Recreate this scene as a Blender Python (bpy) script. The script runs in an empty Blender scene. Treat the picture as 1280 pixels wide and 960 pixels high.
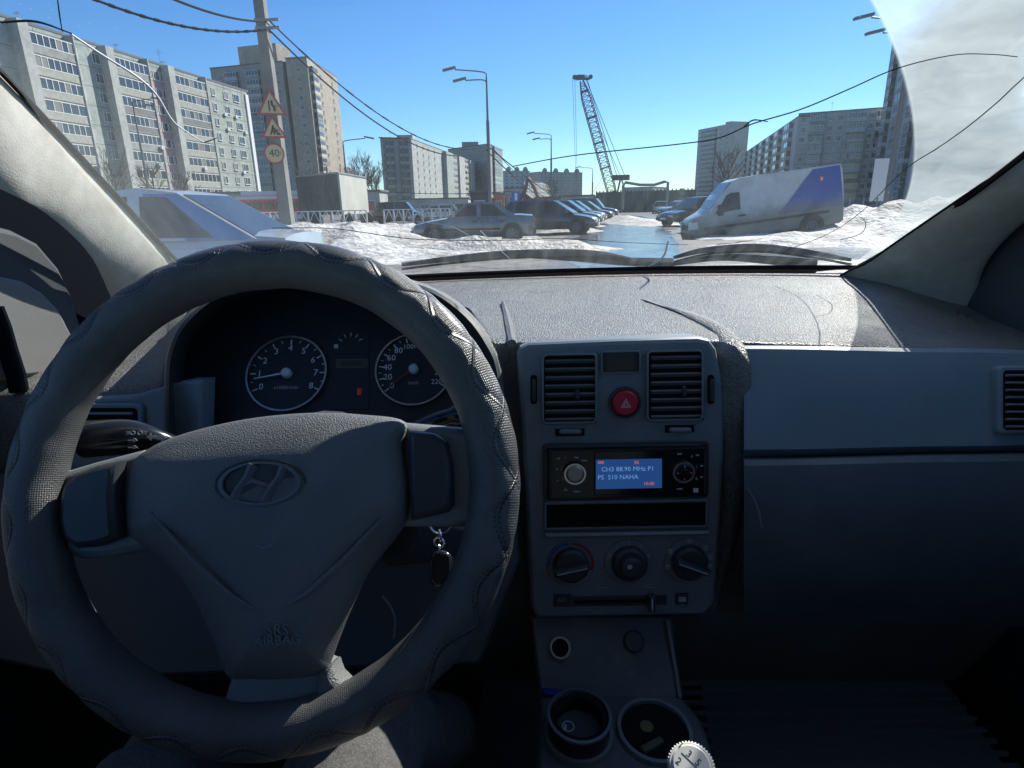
import bpy, bmesh, math, random
from mathutils import Vector as V, Matrix, noise
random.seed(7)
PI = math.pi
R = math.radians
sc = bpy.context.scene
COL = sc.collection

# ------------------------------------------------------------------ camera
F = 735.0
PITCH, ROLL = R(16.8), R(1.2)
CAM = V((0, 0, 1.2))
_f = V((0, math.cos(PITCH), -math.sin(PITCH)))
_r0 = V((1, 0, 0)); _u0 = V((0, math.sin(PITCH), math.cos(PITCH)))
_r = _r0 * math.cos(ROLL) - _u0 * math.sin(ROLL)
_u = _r0 * math.sin(ROLL) + _u0 * math.cos(ROLL)
cam = bpy.data.objects.new('camera', bpy.data.cameras.new('camera'))
COL.objects.link(cam)
M = Matrix((_r, _u, -_f)).transposed().to_4x4(); M.translation = CAM
cam.matrix_world = M
cam.data.sensor_width = 36; cam.data.lens = F / 1280 * 36
cam.data.clip_start = .02; cam.data.clip_end = 3000
sc.camera = cam

def ray(px, py): return _r * ((px - 640) / F) + _u * ((480 - py) / F) + _f
def cp(px, py, d): return CAM + ray(px, py) * d
def atz(px, py, z): q = ray(px, py); return CAM + q * ((z - CAM.z) / q.z)
def aty(px, py, y): q = ray(px, py); return CAM + q * (y / q.y)
def proj(p):
    q = V(p) - CAM; d = q.dot(_f)
    return 640 + F * q.dot(_r) / d, 480 - F * q.dot(_u) / d, d

class Plane:
    def __init__(s, p, n, e1=None):
        s.p = V(p); s.n = V(n).normalized()
        if s.n.dot(CAM - s.p) < 0: s.n = -s.n
        e = V(e1) if e1 else V((1, 0, 0))
        s.e1 = (e - s.n * e.dot(s.n)).normalized(); s.e2 = s.n.cross(s.e1)
    def at(s, px, py, h=0):
        q = ray(px, py); t = (s.p + s.n * h - CAM).dot(s.n) / q.dot(s.n)
        return CAM + q * t
    def scale(s, px, py):                      # metres per photo pixel on the plane
        return (s.at(px + 1, py) - s.at(px, py)).length
def plane3(a, b, c, e1=None): return Plane(a, (b - a).cross(c - a), e1)

# ------------------------------------------------------------------ mesh builder
class MB:
    def __init__(s): s.v = []; s.f = []; s.m = []; s.uv = None
    def add(s, vs, fs, mi=0):
        o = len(s.v); s.v += [V(p) for p in vs]
        for f in fs: s.f.append([i + o for i in f]); s.m.append(mi)
    def box(s, c, size, mi=0, rot=None):
        c = V(c); hx, hy, hz = size[0] / 2, size[1] / 2, size[2] / 2
        vs = [V((x, y, z)) for x in (-hx, hx) for y in (-hy, hy) for z in (-hz, hz)]
        if rot: vs = [rot @ p for p in vs]
        s.add([p + c for p in vs], [(0, 1, 3, 2), (4, 6, 7, 5), (0, 4, 5, 1), (2, 3, 7, 6), (0, 2, 6, 4), (1, 5, 7, 3)], mi)
    def loft(s, rows, mi=0, close=False, caps=False):
        n = len(rows[0]); vs = [p for r in rows for p in r]; fs = []
        for i in range(len(rows) - 1):
            for j in range(n if close else n - 1):
                k = (j + 1) % n
                fs.append((i * n + j, i * n + k, (i + 1) * n + k, (i + 1) * n + j))
        if caps: fs.append(tuple(range(n - 1, -1, -1))); fs.append(tuple((len(rows) - 1) * n + j for j in range(n)))
        s.add(vs, fs, mi)
    def tube(s, pts, rad, n=8, mi=0, caps=True, flat=1.0):
        pts = [V(p) for p in pts]; rs = rad if isinstance(rad, (list, tuple)) else [rad] * len(pts)
        rows = []; up = None
        for i, p in enumerate(pts):
            t = (pts[min(i + 1, len(pts) - 1)] - pts[max(i - 1, 0)]).normalized()
            if up is None: up = t.orthogonal()
            a = (up - t * up.dot(t))
            a = a.normalized() if a.length > 1e-6 else t.orthogonal().normalized(); b = t.cross(a); up = a
            rows.append([p + (a * math.cos(2 * PI * k / n) + b * math.sin(2 * PI * k / n) * flat) * rs[i] for k in range(n)])
        s.loft(rows, mi, True, caps)
    def fan(s, outline, centre, mi=0):
        n = len(outline); s.add(list(outline) + [centre], [(i, (i + 1) % n, n) for i in range(n)], mi)
    def prism(s, pl, pix, h0, h1, mi=0, bev=0, mi_top=None):
        """outline given by photo points on plane pl, raised from h0 to h1"""
        base = [pl.at(x, y) for x, y in pix]; s.solid(pl, base, h0, h1, mi, bev, mi_top)
    def solid(s, pl, base, h0, h1, mi=0, bev=0, mi_top=None):
        n = len(base); ar = 0
        for i in range(n):
            a, b = base[i] - pl.p, base[(i + 1) % n] - pl.p; ar += a.cross(b).dot(pl.n)
        if ar < 0: base = base[::-1]
        r0 = [p + pl.n * h0 for p in base]
        rows = [r0]
        if bev:
            ins = []
            for i in range(n):
                e1 = (base[i] - base[i - 1]).normalized(); e2 = (base[(i + 1) % n] - base[i]).normalized()
                nn = pl.n.cross(e1) + pl.n.cross(e2); nn = nn / max(nn.length_squared / 2, .5)
                ins.append(nn)
            rows.append([p + pl.n * (h1 - bev) for p in base])
            rows.append([base[i] + ins[i] * bev * .35 + pl.n * (h1 - bev * .35) for i in range(n)])
            rows.append([base[i] + ins[i] * bev + pl.n * h1 for i in range(n)])
        else: rows.append([p + pl.n * h1 for p in base])
        s.loft(rows, mi, True)
        s.add(rows[-1], [tuple(range(n))], mi if mi_top is None else mi_top)
    def ring(s, pl, c, r0, r1, h0, h1, mi=0, n=40, ax=1.0):
        def cc(r, h): return [c + pl.e1 * r * math.cos(2 * PI * k / n) + pl.e2 * r * ax * math.sin(2 * PI * k / n) + pl.n * h for k in range(n)]
        s.loft([cc(r1, h0), cc(r1, h1), cc(r0, h1), cc(r0, h0)], mi, True)
    def disc(s, pl, c, r, h0, h1, mi=0, n=32, bev=0, mi_top=None, ax=1.0):
        s.solid(pl, [c + pl.e1 * r * math.cos(2 * PI * k / n) + pl.e2 * r * ax * math.sin(2 * PI * k / n) for k in range(n)], h0, h1, mi, bev, mi_top)
    def text(s, txt, pl, c, size, h, mi=0, ang=0, shear=0, ext=0):
        cu = bpy.data.curves.new('t', 'FONT'); cu.body = txt; cu.size = size; cu.align_x = 'CENTER'; cu.align_y = 'CENTER'
        cu.shear = shear; cu.extrude = ext; cu.resolution_u = 2
        ob = bpy.data.objects.new('t', cu); me = bpy.data.meshes.new_from_object(ob)
        ca, sa = math.cos(ang), math.sin(ang)
        vs = []
        for q in me.vertices:
            x, y = q.co.x * ca - q.co.y * sa, q.co.x * sa + q.co.y * ca
            vs.append(c + pl.e1 * x + pl.e2 * y + pl.n * (h + q.co.z))
        s.add(vs, [tuple(p.vertices) for p in me.polygons], mi)
        bpy.data.objects.remove(ob); bpy.data.meshes.remove(me); bpy.data.curves.remove(cu)
    def mesh(s, name, mats, sharp=35):
        me = bpy.data.meshes.new(name); me.from_pydata(s.v, [], s.f)
        for m in (mats if isinstance(mats, (list, tuple)) else [mats]): me.materials.append(m)
        me.polygons.foreach_set('material_index', s.m)
        if s.uv:
            ul = me.uv_layers.new(name='UVMap')
            for lp in me.loops: ul.data[lp.index].uv = s.uv[lp.vertex_index]
        if sharp:
            me.polygons.foreach_set('use_smooth', [True] * len(me.polygons)); me.set_sharp_from_angle(angle=R(sharp))
        me.update(); return me
    def build(s, name, mats, parent=None, sharp=35, **kw):
        return link(name, s.mesh(name, mats, sharp), parent, **kw)

def link(name, data, parent=None, label=None, cat=None, group=None, kind=None, keep=True, mw=None):
    o = bpy.data.objects.new(name, data); COL.objects.link(o)
    if parent:
        o.parent = parent
        if keep: o.matrix_parent_inverse = WM[parent.name].inverted()
    if mw is not None:
        if parent and keep: o.matrix_basis = mw
        else: o.matrix_basis = mw
    WM[o.name] = (mw if mw is not None else Matrix.Identity(4))
    tag(o, label, cat, group, kind); return o
WM = {}
def tag(o, label=None, cat=None, group=None, kind=None):
    if label: o['label'] = label
    if cat: o['category'] = cat
    if group: o['group'] = group
    if kind: o['kind'] = kind
def empty(name, loc, rz=0, label=None, cat=None, group=None, kind=None, rot=None):
    o = bpy.data.objects.new(name, None); COL.objects.link(o); o.empty_display_size = .2
    mw = Matrix.Translation(V(loc)) @ (rot if rot else Matrix.Rotation(rz, 4, 'Z'))
    o.matrix_basis = mw; WM[o.name] = mw
    tag(o, label, cat, group, kind); return o
def copy_tree(o, parent=None):
    c = o.copy(); COL.objects.link(c); c.parent = parent
    WM[c.name] = WM.get(o.name, Matrix.Identity(4))
    for ch in [x for x in list(bpy.data.objects) if x.parent == o]: copy_tree(ch, c)
    return c
def place(o, loc, rz=0, rot=None):
    mw = Matrix.Translation(V(loc)) @ (rot if rot else Matrix.Rotation(rz, 4, 'Z'))
    o.matrix_basis = mw; WM[o.name] = mw

# ------------------------------------------------------------------ materials
def mat(name, col, rough=.5, metal=0., spec=.5, var=None, bump=None, emit=None, es=1., col2=None, alpha=None, coat=0, var2=None, dust=0, grime=None):
    m = bpy.data.materials.new(name); m.use_nodes = True; nt = m.node_tree; b = nt.nodes['Principled BSDF']
    b.inputs['Base Color'].default_value = (*col, 1); b.inputs['Roughness'].default_value = rough
    b.inputs['Metallic'].default_value = metal; b.inputs['Specular IOR Level'].default_value = spec
    if coat: b.inputs['Coat Weight'].default_value = coat; b.inputs['Coat Roughness'].default_value = .08
    if emit: b.inputs['Emission Color'].default_value = (*emit, 1); b.inputs['Emission Strength'].default_value = es
    tc = nt.nodes.new('ShaderNodeTexCoord')
    if var or col2:
        sc_, amt = var or (3, .3)
        n = nt.nodes.new('ShaderNodeTexNoise'); n.inputs['Scale'].default_value = sc_; n.inputs['Detail'].default_value = 5
        nt.links.new(tc.outputs['Object'], n.inputs['Vector'])
        r = nt.nodes.new('ShaderNodeMapRange'); r.inputs[1].default_value = .3; r.inputs[2].default_value = .7
        nt.links.new(n.outputs['Fac'], r.inputs[0])
        mx = nt.nodes.new('ShaderNodeMix'); mx.data_type = 'RGBA'
        c2 = col2 or tuple(c * (1 - amt) for c in col)
        mx.inputs[6].default_value = (*col, 1); mx.inputs[7].default_value = (*c2, 1)
        nt.links.new(r.outputs[0], mx.inputs[0]); out = mx.outputs[2]
        rr_ = nt.nodes.new('ShaderNodeMapRange'); rr_.inputs[3].default_value = max(.03, rough - .08); rr_.inputs[4].default_value = min(1, rough + .10)
        rr_.inputs[1].default_value = .3; rr_.inputs[2].default_value = .7; nt.links.new(n.outputs['Fac'], rr_.inputs[0]); nt.links.new(rr_.outputs[0], b.inputs['Roughness'])
        if var2:
            n2 = nt.nodes.new('ShaderNodeTexNoise'); n2.inputs['Scale'].default_value = var2[0]; n2.inputs['Detail'].default_value = 2
            nt.links.new(tc.outputs['Object'], n2.inputs['Vector'])
            r2 = nt.nodes.new('ShaderNodeMapRange'); r2.inputs[1].default_value = .35; r2.inputs[2].default_value = .65
            r2.inputs[3].default_value = 1 - var2[1]; r2.inputs[4].default_value = 1 + var2[1]
            nt.links.new(n2.outputs['Fac'], r2.inputs[0])
            mm = nt.nodes.new('ShaderNodeVectorMath'); mm.operation = 'SCALE'
            nt.links.new(out, mm.inputs[0]); nt.links.new(r2.outputs[0], mm.inputs['Scale']); out = mm.outputs[0]
        if dust:      # settled dust and wipe marks
            n3 = nt.nodes.new('ShaderNodeTexNoise'); n3.inputs['Scale'].default_value = 7; n3.inputs['Detail'].default_value = 9; n3.inputs['Roughness'].default_value = .75; n3.inputs['Distortion'].default_value = .6
            nt.links.new(tc.outputs['Object'], n3.inputs['Vector'])
            r3 = nt.nodes.new('ShaderNodeMapRange'); r3.inputs[1].default_value = .48; r3.inputs[2].default_value = .72; r3.inputs[4].default_value = dust
            nt.links.new(n3.outputs['Fac'], r3.inputs[0])
            m3 = nt.nodes.new('ShaderNodeMix'); m3.data_type = 'RGBA'; m3.inputs[7].default_value = (.42, .40, .36, 1)
            nt.links.new(r3.outputs[0], m3.inputs[0]); nt.links.new(out, m3.inputs[6]); out = m3.outputs[2]
        if grime:     # road dirt thrown up the lower body: (full below z0, gone above z1)
            z0_, z1_, gc = grime
            sx = nt.nodes.new('ShaderNodeSeparateXYZ'); nt.links.new(tc.outputs['Object'], sx.inputs[0])
            n4 = nt.nodes.new('ShaderNodeTexNoise'); n4.inputs['Scale'].default_value = 2.6; n4.inputs['Detail'].default_value = 8; n4.inputs['Roughness'].default_value = .7; nt.links.new(tc.outputs['Object'], n4.inputs['Vector'])
            ad = nt.nodes.new('ShaderNodeMath'); ad.operation = 'MULTIPLY_ADD'; ad.inputs[1].default_value = (z1_ - z0_) * 1.5; nt.links.new(n4.outputs['Fac'], ad.inputs[0]); nt.links.new(sx.outputs[2], ad.inputs[2])
            r4 = nt.nodes.new('ShaderNodeMapRange'); r4.inputs[1].default_value = z0_ + (z1_ - z0_) * .75; r4.inputs[2].default_value = z1_ + (z1_ - z0_) * .75; r4.inputs[3].default_value = .92; r4.inputs[4].default_value = 0
            nt.links.new(ad.outputs[0], r4.inputs[0])
            m4 = nt.nodes.new('ShaderNodeMix'); m4.data_type = 'RGBA'; m4.inputs[7].default_value = (*gc, 1)
            nt.links.new(r4.outputs[0], m4.inputs[0]); nt.links.new(out, m4.inputs[6]); out = m4.outputs[2]
        nt.links.new(out, b.inputs['Base Color'])
    if bump:
        n = nt.nodes.new('ShaderNodeTexNoise'); n.inputs['Scale'].default_value = bump[0]; n.inputs['Detail'].default_value = 3
        nt.links.new(tc.outputs['Object'], n.inputs['Vector'])
        bp = nt.nodes.new('ShaderNodeBump'); bp.inputs['Strength'].default_value = bump[1]; bp.inputs['Distance'].default_value = bump[2]
        nt.links.new(n.outputs['Fac'], bp.inputs['Height']); nt.links.new(bp.outputs[0], b.inputs['Normal'])
    return m

def spl(pts, n):
    """Catmull-Rom through points"""
    pts = [V(p) for p in pts]; out = []
    P = [pts[0] * 2 - pts[1]] + pts + [pts[-1] * 2 - pts[-2]]
    k = len(pts) - 1
    for i in range(n):
        u = i / (n - 1) * k; j = min(int(u), k - 1); t = u - j
        a, b, c, d = P[j], P[j + 1], P[j + 2], P[j + 3]
        out.append(.5 * ((2 * b) + (c - a) * t + (2 * a - 5 * b + 4 * c - d) * t * t + (3 * b - a - 3 * c + d) * t ** 3))
    return out
def rrect(x0, y0, x1, y1, r, n=4):
    out = []
    for cx, cy, a in ((x1 - r, y0 + r, -90), (x1 - r, y1 - r, 0), (x0 + r, y1 - r, 90), (x0 + r, y0 + r, 180)):
        for i in range(n + 1): t = R(a + 90 * i / n); out.append((cx + r * math.cos(t), cy + r * math.sin(t)))
    return out
# ================================================================== INTERIOR
m_dash = mat('dash_plastic', (.195, .192, .18), .37, spec=.75, var=(9, .14), var2=(430, .34), bump=(560, 1.0, .0032), dust=.42)
m_panel = mat('panel_shade_plastic', (.215, .27, .30), .5, dust=.14, var=(7, .18), bump=(900, .35, .0006))  # blue of the cabin shade put into the panel colour, unlike the dash
m_gbox = mat('glove_box_shade_plastic', (.12, .145, .165), .5, dust=.14, var=(5, .3), bump=(900, .35, .0006))  # darker than the panel: shade fading towards the footwell put into the colour
m_fascia = mat('fascia_shade_plastic', (.20, .235, .26), .42, dust=.22, var=(14, .15), bump=(700, .12, .0004))  # bluish shade put into the fascia colour as well
m_dark = mat('dark_plastic', (.045, .05, .056), .45)
m_black = mat('matt_black', (.008, .008, .009), .8, spec=.2)
m_gloss = mat('gloss_black', (.012, .013, .015), .16)
m_lip = mat('light_plastic_edge', (.2, .205, .21), .4)
m_trim = mat('pillar_trim', (.56, .545, .50), .85, spec=.3, col2=(.48, .46, .41), var=(16, .2), bump=(420, .5, .0008), var2=(60, .06))
m_seal = mat('rubber_seal', (.005, .007, .011), .95, spec=.03)
m_door = mat('door_trim', (.065, .075, .085), .8, spec=.25, var=(8, .15), bump=(500, .3, .0006))
m_white = mat('white_print', (.8, .82, .84), .6)
m_dim = mat('grey_print', (.5, .52, .54), .6)
m_red = mat('red_plastic', (.55, .02, .04), .4)
m_chrome = mat('chrome', (.62, .63, .65), .22, metal=1)
m_silver = mat('satin_silver', (.4, .41, .42), .35, metal=1)
m_pad = mat('airbag_cover', (.16, .168, .175), .42, spec=.65, var=(6, .16), bump=(880, .9, .0011), dust=.18)
m_carpet = mat('rubber_floor_mat', (.2, .22, .24), .9, bump=(160, .8, .003))
m_amber = mat('amber_print', (.5, .12, .03), .5, emit=(1, .25, .08), es=.35)
m_blueled = mat('blue_print', (.02, .06, .3), .5)
m_redp = mat('red_print', (.35, .02, .03), .5)

car = empty('car', CAM + V((.1, .2, -1.2)), label='grey hatchback interior seen from the driver seat, with cracked dirty windscreen',
            cat='car')

# ---- windscreen ----------------------------------------------------
Lp = [CAM + V(q) for q in ((-.605, 1.0, -.125), (-.55, .70, .138), (-.50, .45, .29))]
Rp = [CAM + V(q) for q in ((.600, 1.03, -.112), (.635, .76, .058), (.60, .42, .29))]
Mp = [CAM + V(q) for q in ((.03, 1.15, -.120), (.04, .82, .11), (.05, .50, .31))]
def wsc(s, t):
    a, m_, b = [spl(c, 21) for c in (Lp, Mp, Rp)] if False else (None,) * 3
def _q(c, t):   # quadratic through three points
    return c[0] * (1 - t) * (1 - 2 * t) + c[1] * 4 * t * (1 - t) + c[2] * t * (2 * t - 1)
def glass(s, t):
    a, m_, b = _q(Lp, t), _q(Mp, t), _q(Rp, t)
    p = _q([a, m_, b], s)
    return p
NS, NT = 80, 44
gmb = MB(); gmb.uv = []
for j in range(NT + 1):
    for i in range(NS + 1): gmb.v.append(glass(i / NS, j / NT)); gmb.uv.append((i / NS, j / NT))
for j in range(NT):
    for i in range(NS):
        a = j * (NS + 1) + i; gmb.f.append([a, a + 1, a + NS + 2, a + NS + 1]); gmb.m.append(0)
def on_glass(px, py):
    """surface (s,t) whose point is seen at px,py: the crack and dirt edges were surveyed from the photo"""
    s, t = .5, .4
    for _ in range(30):
        x, y, d = proj(glass(s, t)); e = .002
        x1, y1, _a = proj(glass(s + e, t)); x2, y2, _a = proj(glass(s, t + e))
        a, b, c, d2 = (x1 - x) / e, (x2 - x) / e, (y1 - y) / e, (y2 - y) / e
        det = a * d2 - b * c; dx, dy = px - x, py - y
        s += max(-.3, min(.3, (dx * d2 - b * dy) / det)); t += max(-.3, min(.3, (a * dy - c * dx) / det))
    return s, t
def glass_mat():
    m = bpy.data.materials.new('windscreen_glass'); m.use_nodes = True; nt = m.node_tree; N = nt.nodes; L = nt.links
    N.clear(); out = N.new('ShaderNodeOutputMaterial'); uv = N.new('ShaderNodeUVMap'); uv.uv_map = 'UVMap'
    sep = N.new('ShaderNodeSeparateXYZ'); L.new(uv.outputs[0], sep.inputs[0])
    def mth(op, a, b=None, c=None, clamp=False):
        n = N.new('ShaderNodeMath'); n.operation = op; n.use_clamp = clamp
        for i, x in enumerate((a, b, c)):
            if x is None: continue
            if isinstance(x, (int, float)): n.inputs[i].default_value = x
            else: L.new(x, n.inputs[i])
        return n.outputs[0]
    AR = .62   # height/width of the pane, to make the wiper sweep round
    def noise_(scale, det=4, sx=1, sy=1, dist=0):
        mp = N.new('ShaderNodeMapping'); mp.inputs['Scale'].default_value = (sx, sy, 1); L.new(uv.outputs[0], mp.inputs[0])
        n = N.new('ShaderNodeTexNoise'); n.inputs['Scale'].default_value = scale; n.inputs['Detail'].default_value = det
        n.inputs['Distortion'].default_value = dist; L.new(mp.outputs[0], n.inputs['Vector']); return n.outputs['Fac']
    # edge of the passenger wiper's sweep: circle through three surveyed points
    pts = [on_glass(*q) for q in ((1096, 0), (1145, 140), (1086, 318))]
    (x1, y1), (x2, y2), (x3, y3) = [(a, b * AR) for a, b in pts]
    D = 2 * (x1 * (y2 - y3) + x2 * (y3 - y1) + x3 * (y1 - y2))
    ux = ((x1 ** 2 + y1 ** 2) * (y2 - y3) + (x2 ** 2 + y2 ** 2) * (y3 - y1) + (x3 ** 2 + y3 ** 2) * (y1 - y2)) / D
    uy = ((x1 ** 2 + y1 ** 2) * (x3 - x2) + (x2 ** 2 + y2 ** 2) * (x1 - x3) + (x3 ** 2 + y3 ** 2) * (x2 - x1)) / D
    rr = math.hypot(x1 - ux, y1 - uy)
    dx = mth('SUBTRACT', sep.outputs[0], ux); dy = mth('SUBTRACT', mth('MULTIPLY', sep.outputs[1], AR), uy)
    dist = mth('SQRT', mth('ADD', mth('MULTIPLY', dx, dx), mth('MULTIPLY', dy, dy)))
    outside = mth('MULTIPLY', mth('SUBTRACT', dist, rr - .004), 500, clamp=True)
    right = mth('MULTIPLY', mth('SUBTRACT', sep.outputs[0], .7), 20, clamp=True)
    outside = mth('MULTIPLY', outside, right)
    rim_ = mth('SUBTRACT', 1, mth('MULTIPLY', mth('ABSOLUTE', mth('SUBTRACT', dist, rr - .003)), 400), clamp=True)
    rim_ = mth('MULTIPLY', mth('MULTIPLY', rim_, right), .15)
    big = noise_(3, 5, 1, 1.2); fine = noise_(26, 6, 1, .9, 1.2); streak = noise_(60, 4, 1, .12); swirl = noise_(7, 6, 1, 1.1, 1.0)
    veil_o = mth('ADD', mth('ADD', .30, mth('MULTIPLY', sep.outputs[1], .40)), mth('MULTIPLY', fine, .42))  # dirt film thickened upward so its brightness stands in for sun glare
    veil_o = mth('ADD', veil_o, mth('MULTIPLY', mth('SUBTRACT', swirl, .5), .75))
    # low left corner is filmed with grime too
    lowleft = mth('MULTIPLY', mth('SUBTRACT', mth('SUBTRACT', .30, sep.outputs[0]), mth('MULTIPLY', sep.outputs[1], .42)), 5, clamp=True)
    lowleft = mth('MULTIPLY', lowleft, mth('ADD', .02, mth('MULTIPLY', swirl, .32)))
    low = mth('MULTIPLY', mth('SUBTRACT', .40, sep.outputs[1]), 1.6, clamp=True)
    low = mth('MULTIPLY', low, mth('MULTIPLY', mth('SUBTRACT', streak, .36), .55, clamp=True))
    base = mth('ADD', .036, mth('MULTIPLY', mth('SUBTRACT', big, .35), .07), clamp=True)
    speck = N.new('ShaderNodeTexVoronoi'); speck.inputs['Scale'].default_value = 120; L.new(uv.outputs[0], speck.inputs['Vector'])
    sp_ = mth('MULTIPLY', mth('LESS_THAN', speck.outputs['Distance'], mth('MULTIPLY', mth('SUBTRACT', noise_(9, 2), .42), .5)), .18)
    veil_i = mth('ADD', mth('ADD', base, lowleft), mth('ADD', low, sp_))
    mx = N.new('ShaderNodeMix'); mx.data_type = 'FLOAT'; L.new(outside, mx.inputs[0]); L.new(veil_i, mx.inputs[2]); L.new(veil_o, mx.inputs[3])
    veil = mth('ADD', mx.outputs[0], rim_, clamp=True)
    tr = N.new('ShaderNodeBsdfTransparent'); tr.inputs[0].default_value = (.93, .97, .965, 1)
    tl = N.new('ShaderNodeBsdfTranslucent'); tl.inputs[0].default_value = (.88, .98, .93, 1)
    df = N.new('ShaderNodeBsdfDiffuse'); df.inputs[0].default_value = (.45, .45, .42, 1)
    dm = N.new('ShaderNodeMixShader'); dm.inputs[0].default_value = .2; rf = N.new('ShaderNodeBsdfRefraction'); rf.inputs['Roughness'].default_value = .6; rf.inputs['IOR'].default_value = 1.03; rf.inputs[0].default_value = (.88, .98, .93, 1); d0 = N.new('ShaderNodeMixShader'); d0.inputs[0].default_value = .6; L.new(tl.outputs[0], d0.inputs[1]); L.new(rf.outputs[0], d0.inputs[2]); L.new(d0.outputs[0], dm.inputs[1]); L.new(df.outputs[0], dm.inputs[2])
    m1 = N.new('ShaderNodeMixShader'); L.new(veil, m1.inputs[0]); L.new(tr.outputs[0], m1.inputs[1]); L.new(dm.outputs[0], m1.inputs[2])
    gl = N.new('ShaderNodeBsdfGlossy'); gl.inputs['Roughness'].default_value = .03; gl.inputs[0].default_value = (1, 1, 1, 1)
    fr = N.new('ShaderNodeFresnel'); fr.inputs[0].default_value = 1.4
    m2 = N.new('ShaderNodeMixShader'); L.new(mth('MULTIPLY', fr.outputs[0], .8), m2.inputs[0]); L.new(m1.outputs[0], m2.inputs[1]); L.new(gl.outputs[0], m2.inputs[2])
    L.new(m2.outputs[0], out.inputs[0]); return m
screen = gmb.build('windscreen', glass_mat(), car, label='cracked windscreen with a dirt film beside the wiped arc')
m_crk = mat('crack_dark', (.04, .045, .05), .4); m_crw = mat('crack_bright', (.75, .8, .82), .3)
def crack(pix, r, m_=None, jit=0):
    pts = [glass(*on_glass(*q)) for q in pix]; pts = spl(pts, len(pts) * 5)
    if jit: pts = [p + V((random.uniform(-jit, jit), random.uniform(-jit, jit), random.uniform(-jit, jit))) for p in pts]
    b = MB(); b.tube(pts, [r * (.5 + .5 * math.sin(PI * min(1, .15 + i / len(pts)))) + r * .2 for i in range(len(pts))], 5); b.build('windscreen_crack', m_ or m_crk, screen)
crack([(640, 208), (720, 194), (850, 180), (900, 172), (940, 155), (1000, 137), (1060, 112), (1120, 86), (1190, 69), (1240, 68), (1272, 71)], .0007)
crack([(1320, 60), (1280, 97), (1230, 142), (1180, 180), (1140, 205), (1110, 232), (1080, 262), (1040, 290), (985, 312)], .0007, None, .0004)
crack([(88, 42), (130, 70), (170, 95), (195, 118), (215, 150), (235, 166), (255, 178)], .0011, m_crw)
crack([(0, 28), (45, 27), (90, 42)], .0010)
crack([(255, 178), (262, 176), (272, 172)], .0006)
crack([(340, 285), (420, 286), (520, 299), (640, 300), (700, 298), (780, 303), (860, 306)], .0006)
crack([(835, 302), (828, 322), (805, 336)], .0016, m_crw)
crack([(1050, 300), (1076, 292), (1082, 278), (1070, 268)], .0005)
crack([(600, 288), (618, 306), (640, 326)], .0006, m_crw)
crack([(500, 276), (560, 282), (596, 300)], .0005, m_crw)
crack([(72, 0), (75, 22), (78, 40)], .0006)
crack([(930, 158), (942, 150), (960, 152)], .0008)
# black ceramic edge / gasket round the pane
gk = MB()
for c_ in ([glass(i / 40, 0) for i in range(41)], [glass(0, i / 30) for i in range(31)], [glass(1, i / 30) for i in range(31)]):
    gk.tube([p - V((0, .004, .001)) for p in c_], .0042, 6)
gk.build('gasket', m_black, screen)

# ---- pillars, roof, doors, shell ------------------------------------
def pillar(e_in, e_out, bulge, name='pillar', label=None, m_=None):
    a = spl([cp(*q) for q in e_in], 26); b = spl([cp(*q) for q in e_out], 26)
    rows = []
    for k, t in enumerate((0, .06, .3, .55, .8, .95, 1)):
        hb = bulge * math.sin(PI * t) ** .7
        rows.append([a[i].lerp(b[i], t) + (CAM - a[i]).normalized() * hb for i in range(26)])
    rows.append([p + (p - CAM).normalized() * .05 for p in b])
    m = MB(); m.loft(rows); return m.build(name, m_ or m_trim, car, sharp=60, label=label)
pl_ = pillar([(262, 372, 1.03), (240, 347, 1.0), (219, 324, .97), (110, 206, .78), (0, 88, .63), (-170, -90, .52)],
       [(160, 440, .93), (150, 402, .92), (137, 368, .88), (112, 318, .80), (62, 270, .72), (0, 236, .64), (-170, 160, .54)], .018,
       label='sunlit scuffed beige windscreen pillar')
pr_ = pillar([(1050, 345, 1.03), (1064, 337, 1.0), (1084, 328, .97), (1120, 303, .92), (1180, 262, .84), (1283, 192, .74), (1450, 78, .62)],
       [(1205, 420, .97), (1216, 386, .95), (1230, 335, .90), (1260, 296, .85), (1300, 265, .8), (1420, 190, .68)], .018,
       label='windscreen pillar in blue shade')
for o_p, e_p in ((pl_, [(262, 372, 1.03), (240, 347, 1.0), (219, 324, .97), (110, 206, .78), (0, 88, .63), (-170, -90, .52)]), (pr_, [(1050, 345, 1.03), (1064, 337, 1.0), (1084, 328, .97), (1120, 303, .92), (1180, 262, .84), (1283, 192, .74), (1450, 78, .62)])):
    b = MB(); b.tube(spl([cp(q_[0], q_[1], q_[2] - .008) for q_ in e_p], 30), .0034 if o_p is pl_ else .0018, 6); b.build('pillar_seal', m_black, o_p)
# dirt scuffs on the lit pillar
m_scuff = mat('pillar_scuff', (.46, .44, .39), .95, spec=.1)
def pil_pt(px, py, a=[(262, 372, 1.03), (240, 347, 1.0), (219, 324, .97), (110, 206, .78), (0, 88, .63)], c=[(150, 402, .92), (137, 368, .88), (112, 318, .80), (62, 270, .72), (0, 236, .64)]):
    dg_ = PILT.ray_cast(CAM, ray(px, py).normalized()); return dg_[0]
from mathutils.bvhtree import BVHTree
PILT = BVHTree.FromPolygons([v_.co for v_ in pl_.data.vertices], [tuple(p_.vertices) for p_ in pl_.data.polygons])
for L_s in ():
    P_s = [pil_pt(*q_) for q_ in L_s]
    if all(p_ is not None for p_ in P_s):
        b = MB(); P_s = spl(P_s, 24); b.tube([p_ + V((random.uniform(-1, 1), random.uniform(-1, 1), random.uniform(-1, 1))) * .0003 for p_ in P_s], [random.uniform(.0002, .0007) for _ in P_s], 5, flat=.5); b.build('scuff', m_scuff, pl_)
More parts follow.
